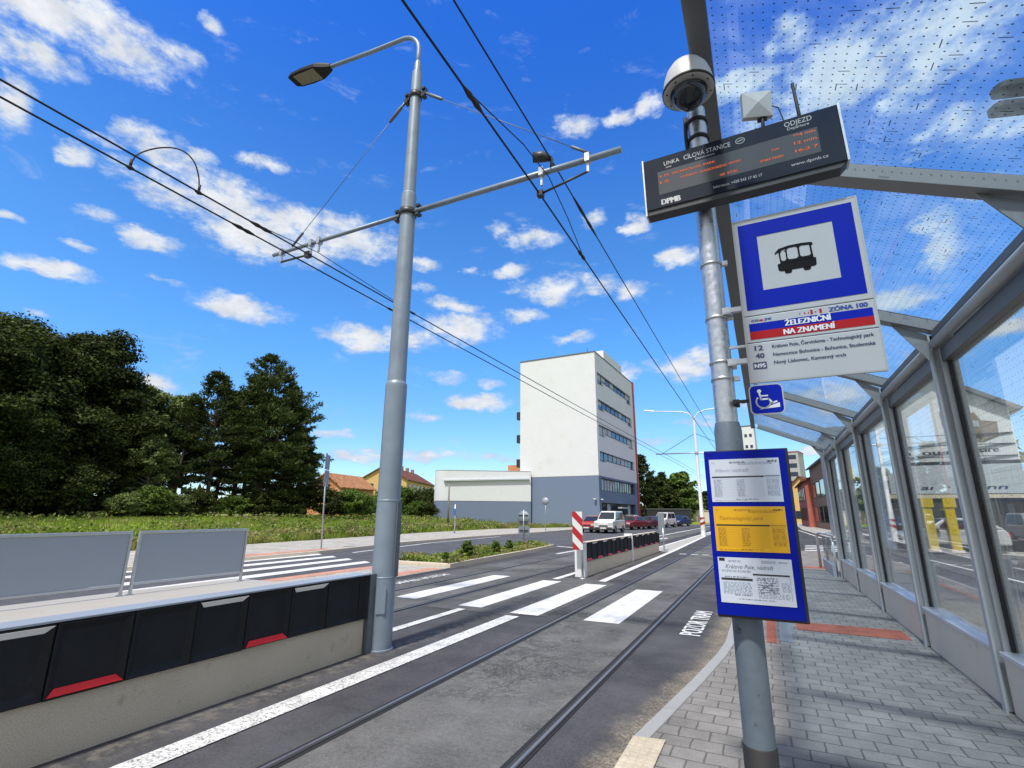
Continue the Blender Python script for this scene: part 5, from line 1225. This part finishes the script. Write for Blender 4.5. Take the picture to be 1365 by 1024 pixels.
# ------------------------------------------------------------------ cars
def car(label,paintm,loc,rz,kind='sedan'):
    t=thing('parked_car',label,'car',(0,0,0))
    if kind=='van': L,Wd,prof,cab=4.1,1.70,[(-2.05,.35),(-2.05,.85),(-2.0,1.0),(-1.15,1.10),(2.02,1.12),(2.05,.35)],[(-1.15,1.10),(-.52,1.78),(-.3,1.86),(1.85,1.86),(2.03,1.12)]
    elif kind=='hatch': L,Wd,prof,cab=3.8,1.62,[(-1.9,.32),(-1.92,.6),(-1.85,.80),(-.95,.93),(1.75,.98),(1.88,.75),(1.9,.32)],[(-.95,.93),(-.25,1.40),(.0,1.45),(1.15,1.43),(1.75,.98)]
    else: L,Wd,prof,cab=4.4,1.70,[(-2.2,.30),(-2.22,.55),(-2.12,.76),(-1.0,.90),(1.45,.95),(2.1,.92),(2.2,.70),(2.2,.30)],[(-1.0,.90),(-.25,1.36),(.05,1.41),(.95,1.38),(1.65,.94)]
    def loft(pf,w0,w1,z0,z1,nm,mm,par):
        mb=MB(); n=len(pf); vs=[]
        for s in (-1,1):
            for x,z in pf: f=(z-z0)/(z1-z0); w=(w0+(w1-w0)*min(1,max(0,f))); vs.append((x,s*w/2,z))
        fs=[tuple(range(n)),tuple(range(2*n-1,n-1,-1))]+[(i,n+i,n+(i+1)%n,(i+1)%n) for i in range(n)]
        mb.add(vs,fs); return mb.build(nm,mm,par,bevel=.07 if nm=='body' else .05)
    loft(prof,Wd,Wd*.97,.3,1.0,'body',M[paintm],t); loft(cab,Wd*.95,Wd*.78,cab[0][1],cab[2][1],'cabin',M[paintm],t)
    z0=cab[0][1]; zr=cab[2][1]; wz=lambda z: (Wd*.95+(Wd*.78-Wd*.95)*(z-z0)/(zr-z0))/2
    a,b=cab[0],cab[1]; nx_=-(b[1]-a[1]);nz_=(b[0]-a[0]); ln=math.hypot(nx_,nz_); nx_/=ln;nz_/=ln
    p=lambda f: (a[0]+(b[0]-a[0])*f,a[1]+(b[1]-a[1])*f)
    (x0,za),(x1,zb)=p(.10),p(.95); e=.02
    q=[(x0,-wz(za)*.90,za),(x0,wz(za)*.90,za),(x1,wz(zb)*.90,zb),(x1,-wz(zb)*.90,zb)]
    MB().add([(v[0]+nx_*e,v[1],v[2]+nz_*e) for v in q]+[(v[0]-nx_*.02,v[1],v[2]-nz_*.02) for v in q],[(3,2,1,0),(0,1,5,4),(1,2,6,5),(2,3,7,6),(3,0,4,7)]).build('windscreen',M['carglass'],t)
    a,b=cab[-1],cab[-2]; p2=lambda f: (a[0]+(b[0]-a[0])*f,a[1]+(b[1]-a[1])*f); (x0,za),(x1,zb)=p2(.15),p2(.88)
    q=[(x0+.02,-wz(za)*.85,za),(x0+.02,wz(za)*.85,za),(x1+.02,wz(zb)*.85,zb),(x1+.02,-wz(zb)*.85,zb)]
    MB().add(q+[(v[0]-.05,v[1],v[2]) for v in q],[(0,1,2,3),(0,4,5,1),(1,5,6,2),(2,6,7,3),(3,7,4,0)]).build('rear_window',M['carglass'],t)
    for s in (-1,1):
        xa,xb=cab[0][0]+.35,cab[-1][0]-.22; xt0,xt1=cab[1][0]+.12,cab[-2][0]-.05; za,zb=z0+.06,zr-.10; xm=(xa+xb)/2
        for (u0,u1,v0,v1) in ((xa,xm-.04,xt0,xm-.04),(xm+.04,xb,xm+.04,min(xt1,xb-.1))):
            pts=[(u0,za),(u1,za),(v1,zb),(v0,zb)]; v=[(x,s*(wz(z)+.012),z) for x,z in pts]+[(x,s*(wz(z)-.03),z) for x,z in pts]
            MB().add(v,[(0,1,2,3),(0,4,5,1),(1,5,6,2),(2,6,7,3),(3,7,4,0)]).build('side_window',M['carglass'],t)
        MB().box(-L/2-.02,-L/2+.10,s*Wd*.36-.17,s*Wd*.36+.17,.60 if kind!='van' else .70,.74 if kind!='van' else .90).build('headlight',M['lamp'],t,bevel=.02)
        MB().box(L/2-.08,L/2+.02,s*Wd*.40-.10,s*Wd*.40+.10,.62,.86).build('tail_light',M['haz_r'],t,bevel=.02)
        MB().box(cab[0][0]+.25,cab[0][0]+.45,s*(Wd/2+.10)-.09,s*(Wd/2+.10)+.09,z0+.02,z0+.16).build('mirror',M[paintm] if kind!='van' else M['bumper'],t,bevel=.03)
        for x in (-L*.30,L*.29):
            r=.30 if kind!='van' else .31
            w=MB().lathe((x,s*(Wd/2-.09),r),[(r*.6,-.10),(r,-.09),(r,.09),(r*.6,.10)],axis='y',seg=24).build('wheel',M['tyre'],t)
            MB().lathe((x,s*(Wd/2-.09),r),[(.001,.075*s),(r*.25,.085*s),(r*.55,.08*s),(r*.64,.10*s)],axis='y',seg=20).build('rim',M['rim'],w)
            MB().lathe((x,s*(Wd/2-.055),r+.01),[(r*1.16,-.06),(r*1.16,.062),(r*.9,.063)],axis='y',seg=24).build('wheel_arch',M['bumper'],w)
    MB().box(-L/2-.06,-L/2+.12,-Wd*.47,Wd*.47,.26,.52).box(L/2-.10,L/2+.06,-Wd*.47,Wd*.47,.28,.56).build('bumper',M['bumper'],t,bevel=.05)
    MB().box(-L/2-.075,-L/2-.055,-.26,.26,.38,.49).build('number_plate',M['plate'],t)
    MB().box(-L/2-.03,-L/2+.06,-.40,.40,.58,.68).build('grille',M['bumper'],t)
    t.location=loc; t.rotation_euler=(0,0,rz); return t
GC='cars parked along the left side of the road'
def ahead(r): return R(90)-r     # front (-x) turned towards the viewer (-y)
for lb,pm,loc,rz,kd in (('bright red hatchback parked nearest, half hidden by the striped hazard board','car_red',(-14.2,46.2,.005),ahead(R(4)),'hatch'),
    ('white delivery van parked beside the red hatchback','car_white',(-12.55,45.6,.005),ahead(R(1)),'van'),
    ('dark red saloon right behind the white delivery van','car_dred',(-13.1,56.6,.005),ahead(R(14)),'sedan'),
    ('maroon saloon, darker than the car before it, farther along the row','car_dred2',(-12.2,61.5,.005),ahead(R(14)),'sedan'),
    ('white van farther up the road, in front of the dark trees','car_white',(-11.8,69.,.005),ahead(R(12)),'van'),
    ('navy blue car at the end of the parked row','car_blue',(-11.1,77.5,.005),ahead(R(16)),'hatch'),
    ('grey car parked before the tower entrance','car_silver',(-15.6,66.5,.115),ahead(R(10)),'sedan'),):
    car(lb,pm,loc,rz,kd)['group']=GC
car('silver car on the road beyond the white street lamp','car_silver',(-3.9,92.,.005),ahead(0),'sedan')
car('silver car parked behind the yellow gate posts, seen through the shelter glass','car_silver',(7.4,30.05,.105),R(0),'hatch')
# ------------------------------------------------------------------ foliage
def cards(pts,size,asp,nrm=None,tilt=1.,fold=0.,wid=.55):
    """one small four-cornered leaf clump per point, facing nrm loosely"""
    n=len(pts); a=RNG.normal(size=(n,3))
    if nrm is not None: a=nrm+a*tilt
    a/=np.linalg.norm(a,axis=1)[:,None]
    b=RNG.normal(size=(n,3)); u=np.cross(a,b); u/=np.linalg.norm(u,axis=1)[:,None]; v=np.cross(a,u)
    s=(size*RNG.uniform(.6,1.35,n))[:,None]
    c=np.stack([pts-u*s*asp-v*s*.15,pts-v*s*wid+u*s*.1,pts+u*s*asp+v*s*.1,pts+v*s*wid-u*s*.05],1)
    if fold: c[:,1]+=a*s*fold; c[:,3]+=a*s*fold
    return c.reshape(-1,3)
def cardmesh(name,co,mat,parent=None,k=4,base=None,mi=None):
    me=bpy.data.meshes.new(name); n=len(co)//k
    if parent is not None: b=np.array(list(parent['_b'])); 
    elif base is not None: b=np.array(base,float)
    else: b=np.zeros(3)
    co=np.asarray(co,np.float32)-b.astype(np.float32)
    me.vertices.add(n*k); me.vertices.foreach_set('co',co.ravel()); me.loops.add(n*k); me.loops.foreach_set('vertex_index',np.arange(n*k,dtype=np.int32))
    me.polygons.add(n); me.polygons.foreach_set('loop_start',np.arange(0,n*k,k,dtype=np.int32)); me.polygons.foreach_set('loop_total',np.full(n,k,np.int32))
    mats=mat if isinstance(mat,list) else [mat]
    for m in mats: me.materials.append(m)
    if mi is not None: me.polygons.foreach_set('material_index',np.asarray(mi,np.int32))
    me.update(calc_edges=True); me.validate()
    o=bpy.data.objects.new(name,me); COL.objects.link(o); o['_b']=[float(q) for q in b]
    if parent is not None: o.parent=parent
    else: o.location=b
    return o
def limb(mb,p,d,L,r,n=5,bend=.25,up=.0,m=0):
    p=Vector(p); d=Vector(d).normalized(); pts=[p.copy()]; rs=[r]
    for i in range(n):
        d=(d+Vector((random.uniform(-bend,bend),random.uniform(-bend,bend),random.uniform(-bend,bend)*.6+up))).normalized(); p=p+d*(L/n); pts.append(p.copy()); rs.append(r*(1-(i+1)/n*.85))
    mb.tube(pts,rs,6,m,cap=False); return pts
def broadleaf(h,r,leaf_,n,trunk_h,seed,bark='bark',csize=.26,open_=.0,low=.12,name=('large_tree','','tree')):
    random.seed(seed); t=thing(name[0],name[1],name[2]); mb=MB()
    mb.tube([(0,0,-.3),(.05,.02,trunk_h*.5),(random.uniform(-.2,.2),.1,trunk_h),(random.uniform(-.4,.4),0,h*.55),(random.uniform(-.5,.5),.1,h*.85)],[h*.026,h*.021,h*.018,h*.011,h*.003],9,cap=False)
    cl=[]; nb=int(22+r*4)
    for i in range(nb):
        f=(i+random.random())/nb; z=trunk_h*.7+(h*.92-trunk_h*.7)*f; a=i*2.4+random.uniform(-.5,.5)
        prof=math.sin(math.pi*min(1,(.18+.82*f))**.8)**.7 if f<.999 else .2
        L=r*(.55+.45*prof)*random.uniform(.65,1.12)*(1.-.55*max(0,f-.55)/.45)
        pts=limb(mb,(0,0,z),(math.cos(a),math.sin(a),.25+.5*f),L,h*.008,6,.22,.02)
        for k in (3,4,5,6):
            for _ in range(2): cl.append((pts[k]+Vector((random.uniform(-.5,.5),random.uniform(-.5,.5),random.uniform(-.3,.5)))*r*.16, r*random.uniform(.13,.24)))
        for k in (2,4):
            q=limb(mb,pts[k],(math.cos(a+random.uniform(-1.2,1.2)),math.sin(a+random.uniform(-1.2,1.2)),.3),L*.45,h*.004,4,.3)
            cl.append((q[-1],r*random.uniform(.12,.22))); cl.append((q[2],r*random.uniform(.12,.2)))
    mb.build('trunk',M[bark],t)
    # leaves: on the shells of the clumps, denser on top
    P_=[];N_=[]; per=max(20,n//len(cl))
    for c,s in cl:
        if random.random()<open_: continue
        d=RNG.normal(size=(per,3)); d/=np.linalg.norm(d,axis=1)[:,None]; d[:,2]=np.where(d[:,2]<-.35,-d[:,2],d[:,2])
        rad=RNG.uniform(.45,1.08,per)[:,None]
        P_.append(np.array(c)+d*rad*s*np.array([1.15,1.15,.72])); N_.append(d+np.array([0,0,.6]))
    P_=np.concatenate(P_);N_=np.concatenate(N_); keep=P_[:,2]>h*low*.5; P_=P_[keep];N_=N_[keep]
    cardmesh('crown',cards(P_,csize,.8,N_,.7,.12),M[leaf_],t)
    return t
def needles(c,d,ln,wd):
    """flat needle sprays from points c along directions d"""
    n=len(c); b=RNG.normal(size=(n,3)); u=np.cross(d,b); u/=np.linalg.norm(u,axis=1)[:,None]+1e-9
    l=(ln*RNG.uniform(.6,1.3,n))[:,None]; w=(wd*RNG.uniform(.7,1.3,n))[:,None]
    return np.stack([c-d*l*.15,c+d*l*.45-u*w,c+d*l,c+d*l*.45+u*w],1).reshape(-1,3)
def conifer(h,r,leaf_,per,seed,bare=.22,irr=.3,layers=15,name=('pine_tree','','tree'),droop=-.02,prof=1.,top=.25,ln=.34,wd=.055,stems=1,tuft=.26):
    random.seed(seed); t=thing(name[0],name[1],name[2]); mb=MB(); C_=[];D_=[]
    for st in range(stems):
        hh=h*(1-.14*st); ox,oy=(0,0) if st==0 else (random.uniform(-.14,.14)*h,random.uniform(-.05,.05)*h)
        lean=random.uniform(-.05,.05)*h+ox*.3; bx=ox*.35
        tr=[(bx,oy*.3,-.3),(bx+(ox-bx)*.5+lean*.1,oy*.6,hh*.3),(ox+lean*.5,oy+lean*.2,hh*.65),(ox+lean,oy+lean*.3,hh*.98)]
        mb.tube(tr,[h*.015,h*.012,h*.008,h*.002],8,cap=False)
        def ax(z):
            for a,b in zip(tr[:-1],tr[1:]):
                if a[2]<=z<=b[2]: return Vector(a).lerp(Vector(b),(z-a[2])/(b[2]-a[2]))
            return Vector(tr[-1])
        for l in range(layers):
            f=l/(layers-1); z=hh*(bare+(1-bare)*.97*f)
            R_=r*((1-f)**.8*prof+top*(1-f**3)*.8+.05)*(.72 if stems>1 else 1.)
            if f<.2: R_*=.7+1.5*f
            m_=max(4,int(4+3*(1-f)))
            for k in range(m_):
                if random.random()<irr*.45: continue
                a=2*math.pi*(k+random.random()*.9)/m_+l*1.3; L=R_*random.uniform(1-irr*1.2,1.15); zz=z+random.uniform(-.28,.28)*hh/layers
                pts=limb(mb,ax(min(zz,hh*.97)),(math.cos(a),math.sin(a),.18+.65*f),L,h*.0036*(1.25-f),6,.13,droop+.06*f)
                sp=[]
                for j in range(3 if f>.4 else 4,7):
                    sp.append(pts[j])
                    for sgn in (-1,1):
                        for q in range(2 if j>3 else 1):
                            b_=a+sgn*random.uniform(.5,1.3); e=L*random.uniform(.10,.26)*(1.15-j*.09)+.12
                            sp.append(pts[j]+Vector((math.cos(b_)*e,math.sin(b_)*e,random.uniform(-.05,.22)*e+.03)))
                for p in sp:
                    d=RNG.normal(size=(per,3))*np.array([1,1,.75])+np.array([math.cos(a)*.5,math.sin(a)*.5,.75]); d/=np.linalg.norm(d,axis=1)[:,None]
                    C_.append(np.tile(np.array(p),(per,1))+RNG.normal(size=(per,3))*tuft*np.array([.62,.62,.22])); D_.append(d)
        n=per*2; d=RNG.normal(size=(n,3))*.7+np.array([0,0,1.]); d/=np.linalg.norm(d,axis=1)[:,None]
        C_.append(np.array(ax(hh*.93))+RNG.normal(size=(n,3))*np.array([.08,.08,.5])); D_.append(d)
    mb.build('trunk',M['bark'],t)
    cardmesh('crown',needles(np.concatenate(C_),np.concatenate(D_),ln,wd),M[leaf_],t); return t
def put(o,x,y,z=None,s=1.,rz=0.,label=None,group=None,sz=None):
    o.location=(x,y,tz(x,y)-.05 if z is None else z); o.scale=(s,s,sz if sz else s); o.rotation_euler=(0,0,rz)
    if label: o['label']=label
    if group: o['group']=group
    return o
GT='trees along the meadow on the left'
big=broadleaf(14.6,6.4,'leaf_dark',90000,2.6,11,csize=.15,name=('maple_tree','dense dark broadleaf tree at the left edge, second tallest of the dark mass','tree'))
put(big,-47.4,15.3,rz=1.,s=.92,group=GT)
b2=broadleaf(14.8,5.6,'leaf_dark',80000,2.6,12,csize=.15,name=('maple_tree','dense dark broadleaf tree with a rounded top, right part of the dark mass','tree')); put(b2,-47.8,20.3,rz=.3,s=.97,group=GT)
put(copy_tree(big),-43.5,9.5,rz=2.6,s=.88,label='dark broadleaf tree cut off by the left edge of the photo',group=GT)
put(copy_tree(b2),-55,16.5,rz=4.,s=1.05,label='dark broadleaf tree standing behind the dark mass on the left',group=GT)
put(copy_tree(big),-52.5,24.6,rz=5.2,s=.78,label='smaller dark broadleaf tree behind the two pale trees',group=GT)
put(copy_tree(b2),-44.5,20.0,rz=2.,s=.52,label='low dark young tree at the foot of the dark mass',group=GT)
put(copy_tree(big),-43,14.,rz=.2,s=.50,label='low dark tree in front of the leftmost tall trees',group=GT)
ash=broadleaf(12.0,3.5,'leaf_ash',24000,2.8,21,'bark_g',csize=.17,open_=.14,name=('ash_tree','paler airy tree between the dark mass and the pines, left of two','tree')); put(ash,-47.6,24.6,group=GT,s=.95)
ash2=broadleaf(12.4,3.1,'leaf_ash',22000,3.2,22,'bark_g',csize=.17,open_=.18,name=('ash_tree','paler airy tree with feathery top, right of two, next to the slim pine','tree')); put(ash2,-49.0,28.4,group=GT,s=.94)
put(copy_tree(ash),-43.2,23.3,s=.55,rz=2.,label='young pale tree in front of the two airy trees',group=GT)
pA=conifer(13.2,3.2,'leaf_pine',9,31,.26,.38,16,name=('pine_tree','slim dark pine standing left of the broad pine','tree')); put(pA,-43.5,28.5,group=GT)
pB=conifer(16.2,5.9,'leaf_pine',9,32,.26,.42,16,name=('pine_tree','broad tall pine with layered branches, tallest of the pines','tree'),prof=.75,top=.5,stems=3); put(pB,-42.6,33.0,group=GT,s=.99)
pC=conifer(14.2,5.2,'leaf_pine',9,33,.20,.44,15,name=('pine_tree','pine at the right end of the group, its branches reaching over the field','tree'),prof=.8,top=.5,stems=2); put(pC,-42.4,35.2,group=GT,s=.93)
put(copy_tree(pA),-46.6,34.2,rz=2.,s=1.08,label='pine half hidden behind the broad pine',group=GT)
put(copy_tree(pC),-41.6,36.6,rz=1.,s=.58,label='lowest pine at the right foot of the group',group=GT)
put(copy_tree(pA),-45.5,30.6,rz=4.,s=.92,label='slim pine between the airy trees and the broad pine',group=GT)
put(copy_tree(pC),-44.0,31.4,rz=4.6,s=.84,label='pine filling the gap between the slim pine and the broad pine',group=GT); put(copy_tree(pC),-43.4,38.0,rz=2.2,s=.62,label='low pine at the right end behind the others',group=GT); put(copy_tree(pA),-44.6,26.3,rz=3.3,s=.78,label='small pine between the airy trees and the slim pine',group=GT)
# bushes
GB='bushes at the edge of the meadow'
def bush(h,r,leaf_,n,seed,name,csize=.16):
    return broadleaf(h,r,leaf_,n,h*.12,seed,'bark',csize,0,0,name)
bs=bush(2.3,2.0,'leaf_bush',11000,41,('bush','','bush'),.105); bd=bush(2.4,2.2,'leaf_dark',11000,42,('bush','','bush'),.11); ba=bush(2.2,1.8,'leaf_ash',9000,43,('bush','','bush'),.10)
BL_=[(bd,-42.2,10.,1.2,'dark bush under the trees at the left edge'),(bd,-42.0,14.,1.3,'dark bush before the first tall tree'),(bd,-42.2,17.6,1.25,'dark bush left of the grey-green bushes'),(ba,-40.6,20.6,.7,'grey-green bush before the dark trees'),(bs,-41.0,22.6,.85,'bright green bush at the foot of the pale trees'),(ba,-40.8,24.6,.7,'grey-green bush under the pale trees'),(bd,-41.5,26.4,.75,'dark bush left of the slim pine'),(bs,-41.2,29.5,.7,'bright bush between the pine trunks'),(bd,-41.0,31.6,.8,'dark bush before the broad pine'),(bd,-40.6,34.0,.95,'dark bush under the right-hand pines'),(bd,-38.8,37.2,1.0,'dark bush right of the pines'),(bs,-37.6,39.8,1.1,'bright green bush below the orange house'),(bs,-40.2,44.5,.85,'tall bright bush before the orange house'),(bs,-43.0,49.,.9,'bright bush left of the traction pole'),(bs,-44.0,54.4,1.5,'tallest bright bush, right before the orange house'),(ba,-46.,48.3,.75,'pale bush hiding the orange house wall'),(bd,-42.2,56.8,1.0,'dark low bush right of the traction pole'),
   (bd,-50.8,66.0,1.3,'dark tall bush before the yellow house'),(bd,-47.4,66.6,1.45,'dark bush beside the low white building'),(bd,-49.2,65.4,1.15,'dark bush between the yellow house bushes'),(bs,-38.6,52.4,.75,'small bright bush at the corner of the low white building'),(bd,-37.2,52.6,.6,'small dark bush against the low white building')]
used=set()
for o,x,y,s,lb in BL_:
    c=o if id(o) not in used else copy_tree(o); used.add(id(o)); put(c,x,y,s=s,rz=random.uniform(0,6),label=lb,group=GB)
# trees beyond the tower
GF='trees beyond the tower'
sp=conifer(11.8,2.9,'leaf_spruce',7,51,.06,.2,17,name=('spruce_tree','tall dark conifer right beside the tower','tree'),prof=1.1,top=.1,ln=.5,wd=.10,tuft=.35); put(sp,-20.2,97.9,group=GF,s=1.05)
put(copy_tree(sp),-17.6,102.,rz=2.,s=.78,label='shorter dark conifer right of the tall one',group=GF)
fb=broadleaf(8.6,3.5,'leaf_bush',9000,1.4,52,csize=.34,name=('far_tree','round-topped green tree, tallest right of the conifers','tree')); put(fb,-14.6,104.,group=GF,s=1.06)
fd=broadleaf(8.0,3.4,'leaf_dark',9000,1.2,53,csize=.34,name=('far_tree','dark tree filling the gap behind the dark fence','tree')); put(fd,-18.0,100.5,group=GF)
for o,x,y,s,lb in ((fd,-16.2,99.,.8,'dark lower tree before the round-topped one'),(fb,-12.6,110.,.62,'small green tree left of the street lamp'),(fd,-11.2,118.,.75,'dark tree behind the street lamp'),(fb,-8.4,122.,.55,'small tree right of the street lamp'),(fd,-6.5,130.,.85,'dark far tree between the lamp and the timetable board'),(fd,-3.0,138.,.8,'dark far tree hidden partly by the timetable board'),(fb,-13.6,100.5,.5,'low green tree above the stone wall')):
    put(copy_tree(o),x,y,s=s,rz=x,label=lb,group=GF)
for x,y,s,o,lb in ((11.8,50.,1.0,fb,'green tree seen through the glass near the shelter end'),(9.4,56.,.8,fb,'second green tree seen through the glass near the shelter end')): put(copy_tree(o),x+2,y,.1,s=s,label=lb,group='trees seen through the shelter glass')
# far wood closing the horizon: one mass
def wood(n):
    a=RNG.uniform(-2.6,.9,n); D=RNG.uniform(150,210,n); return D*np.sin(a),D*np.cos(a)
x,y=wood(26000); hh=5.5+2.5*np.sin(x*.09)+1.5*np.sin(y*.23+x*.17); z=RNG.uniform(-.5,1.,len(x))*hh
o=cardmesh('far_wood',cards(np.stack([x,y,z],1),1.6,.8,None,1.,.15),M['leaf_dark']); o['kind']='stuff'
# shaded undergrowth beneath the trees: nobody could count its shoots
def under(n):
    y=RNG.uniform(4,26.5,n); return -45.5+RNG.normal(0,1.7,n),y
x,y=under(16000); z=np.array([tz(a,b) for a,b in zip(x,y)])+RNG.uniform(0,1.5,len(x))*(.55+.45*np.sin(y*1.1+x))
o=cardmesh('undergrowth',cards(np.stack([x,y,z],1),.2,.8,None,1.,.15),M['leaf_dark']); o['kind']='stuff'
# ---- grasses and weeds
def blades(n,xf,hmin,hmax,w,lean=.35):
    x,y=xf(n); z=np.array([tz(a,b) for a,b in zip(x,y)]); h=RNG.uniform(hmin,hmax,len(x)); a=RNG.uniform(0,2*np.pi,len(x)); lx=RNG.normal(0,lean,len(x))*h; ly=RNG.normal(0,lean,len(x))*h
    b=np.stack([x,y,z],1); dx=np.stack([np.cos(a)*w,np.sin(a)*w,0*a],1)
    return np.stack([b-dx,b+dx,b+np.stack([lx,ly,h],1)],1).reshape(-1,3)
def field(n):
    x=-24.6-RNG.beta(1.,1.5,n)*20; y=RNG.uniform(4,62,n); pt=np.array([mnoise.noise(Vector((a*.16,b*.16,7))) for a,b in zip(x,y)]); k=(x<-24.6)&(pt+RNG.normal(0,.12,n)<.55)&~((x>-37)&(y>58)); return x[k],y[k]
o=cardmesh('meadow_grass',blades(95000,field,.08,.26,.028),M['grass'],k=3); o['kind']='stuff'
def verge(n):
    y=RNG.uniform(6,58,n); x=-23.2-RNG.uniform(0,2.6,n)-np.clip((y-17)*.12,0,2.2)+np.clip((y-46)*.42,0,6); return x,y
o=cardmesh('verge_grass',blades(26000,verge,.15,.55,.03),M['grass'],k=3); o['kind']='stuff'
def leafy(name,n,xf,zlo,zhi,s,mats,probs):
    x,y=xf(n); z=np.array([tz(a,b) for a,b in zip(x,y)])+RNG.uniform(zlo,zhi,n); mi=RNG.choice(len(mats),n,p=probs)
    o=cardmesh(name,cards(np.stack([x,y,z],1),s,.8,np.tile([0,0,.8],(n,1)),.8,.15),[M[m] for m in mats],mi=mi); o['kind']='stuff'; return o
def verge_cl(n):
    c=RNG.integers(0,170,n); cx,cy=verge(170); return cx[c]+RNG.normal(0,.28,n),cy[c]+RNG.normal(0,.35,n)
leafy('verge_weeds',22000,verge_cl,.02,.58,.085,['weeds','grass','flower'],[.70,.24,.06])
def tuf(n):
    cx,cy=field(260); c=RNG.integers(0,len(cx),n); return cx[c]+RNG.normal(0,.35,n),cy[c]+RNG.normal(0,.45,n)
leafy('meadow_weeds',16000,tuf,.02,.50,.10,['weeds','grass','leaf_bush','flower'],[.55,.25,.16,.04])
IP=inset(IS,.2)
def inpoly(x,y,poly):
    c=np.zeros(len(x),bool); j=len(poly)-1
    for i in range(len(poly)):
        xi,yi=poly[i];xj,yj=poly[j]; c^=((yi>y)!=(yj>y))&(x<(xj-xi)*(y-yi)/(yj-yi+1e-12)+xi); j=i
    return c
def isl(n):
    x=RNG.uniform(-10.7,-8.5,n*2); y=RNG.uniform(13.3,24.4,n*2); k=inpoly(x,y,IP); return x[k][:n],y[k][:n]
def islc(n):
    cx,cy=isl(90); c=RNG.integers(0,len(cx),n); return cx[c]+RNG.normal(0,.16,n),cy[c]+RNG.normal(0,.2,n)
def islz(n,f,zlo,zhi,s,mats,probs,name):
    x,y=f(n); k=inpoly(x,y,IP); x,y=x[k],y[k]; n=len(x); hh=.5+.5*np.sin(x*2.1+y*1.3); z=.12+RNG.uniform(zlo,zhi,n)*(.35+.65*hh); mi=RNG.choice(len(mats),n,p=probs)
    o=cardmesh(name,cards(np.stack([x,y,z],1),s,.8,np.tile([0,0,.8],(n,1)),.8,.15),[M[m] for m in mats],mi=mi); o['kind']='stuff'
islz(12000,isl,.0,.12,.045,['grass','weeds','soil'],[.5,.45,.05],'island_weeds'); islz(9000,islc,.02,.27,.045,['grass','weeds','leaf_bush','flower'],[.45,.38,.14,.03],'island_herbs')
pw=bush(.95,.42,'leaf_bush',1500,61,('weed_plant','','plant'),.055)
for i,(x,y,s,lb) in enumerate(((-9.1,15.2,.62,'tallest leafy weed in the planted island'),(-9.3,17.6,.5,'leafy weed in the middle of the planted island'),(-9.15,14.0,.32,'small weed at the near end of the planted island'),(-9.6,19.4,.45,'leafy weed before the sign in the planted island'))):
    put(pw if i==0 else copy_tree(pw),x,y,.1,s=s,rz=i*1.3,label=lb,group='weeds in the planted island')
for o in bpy.data.objects:
    if '_b' in o: del o['_b']
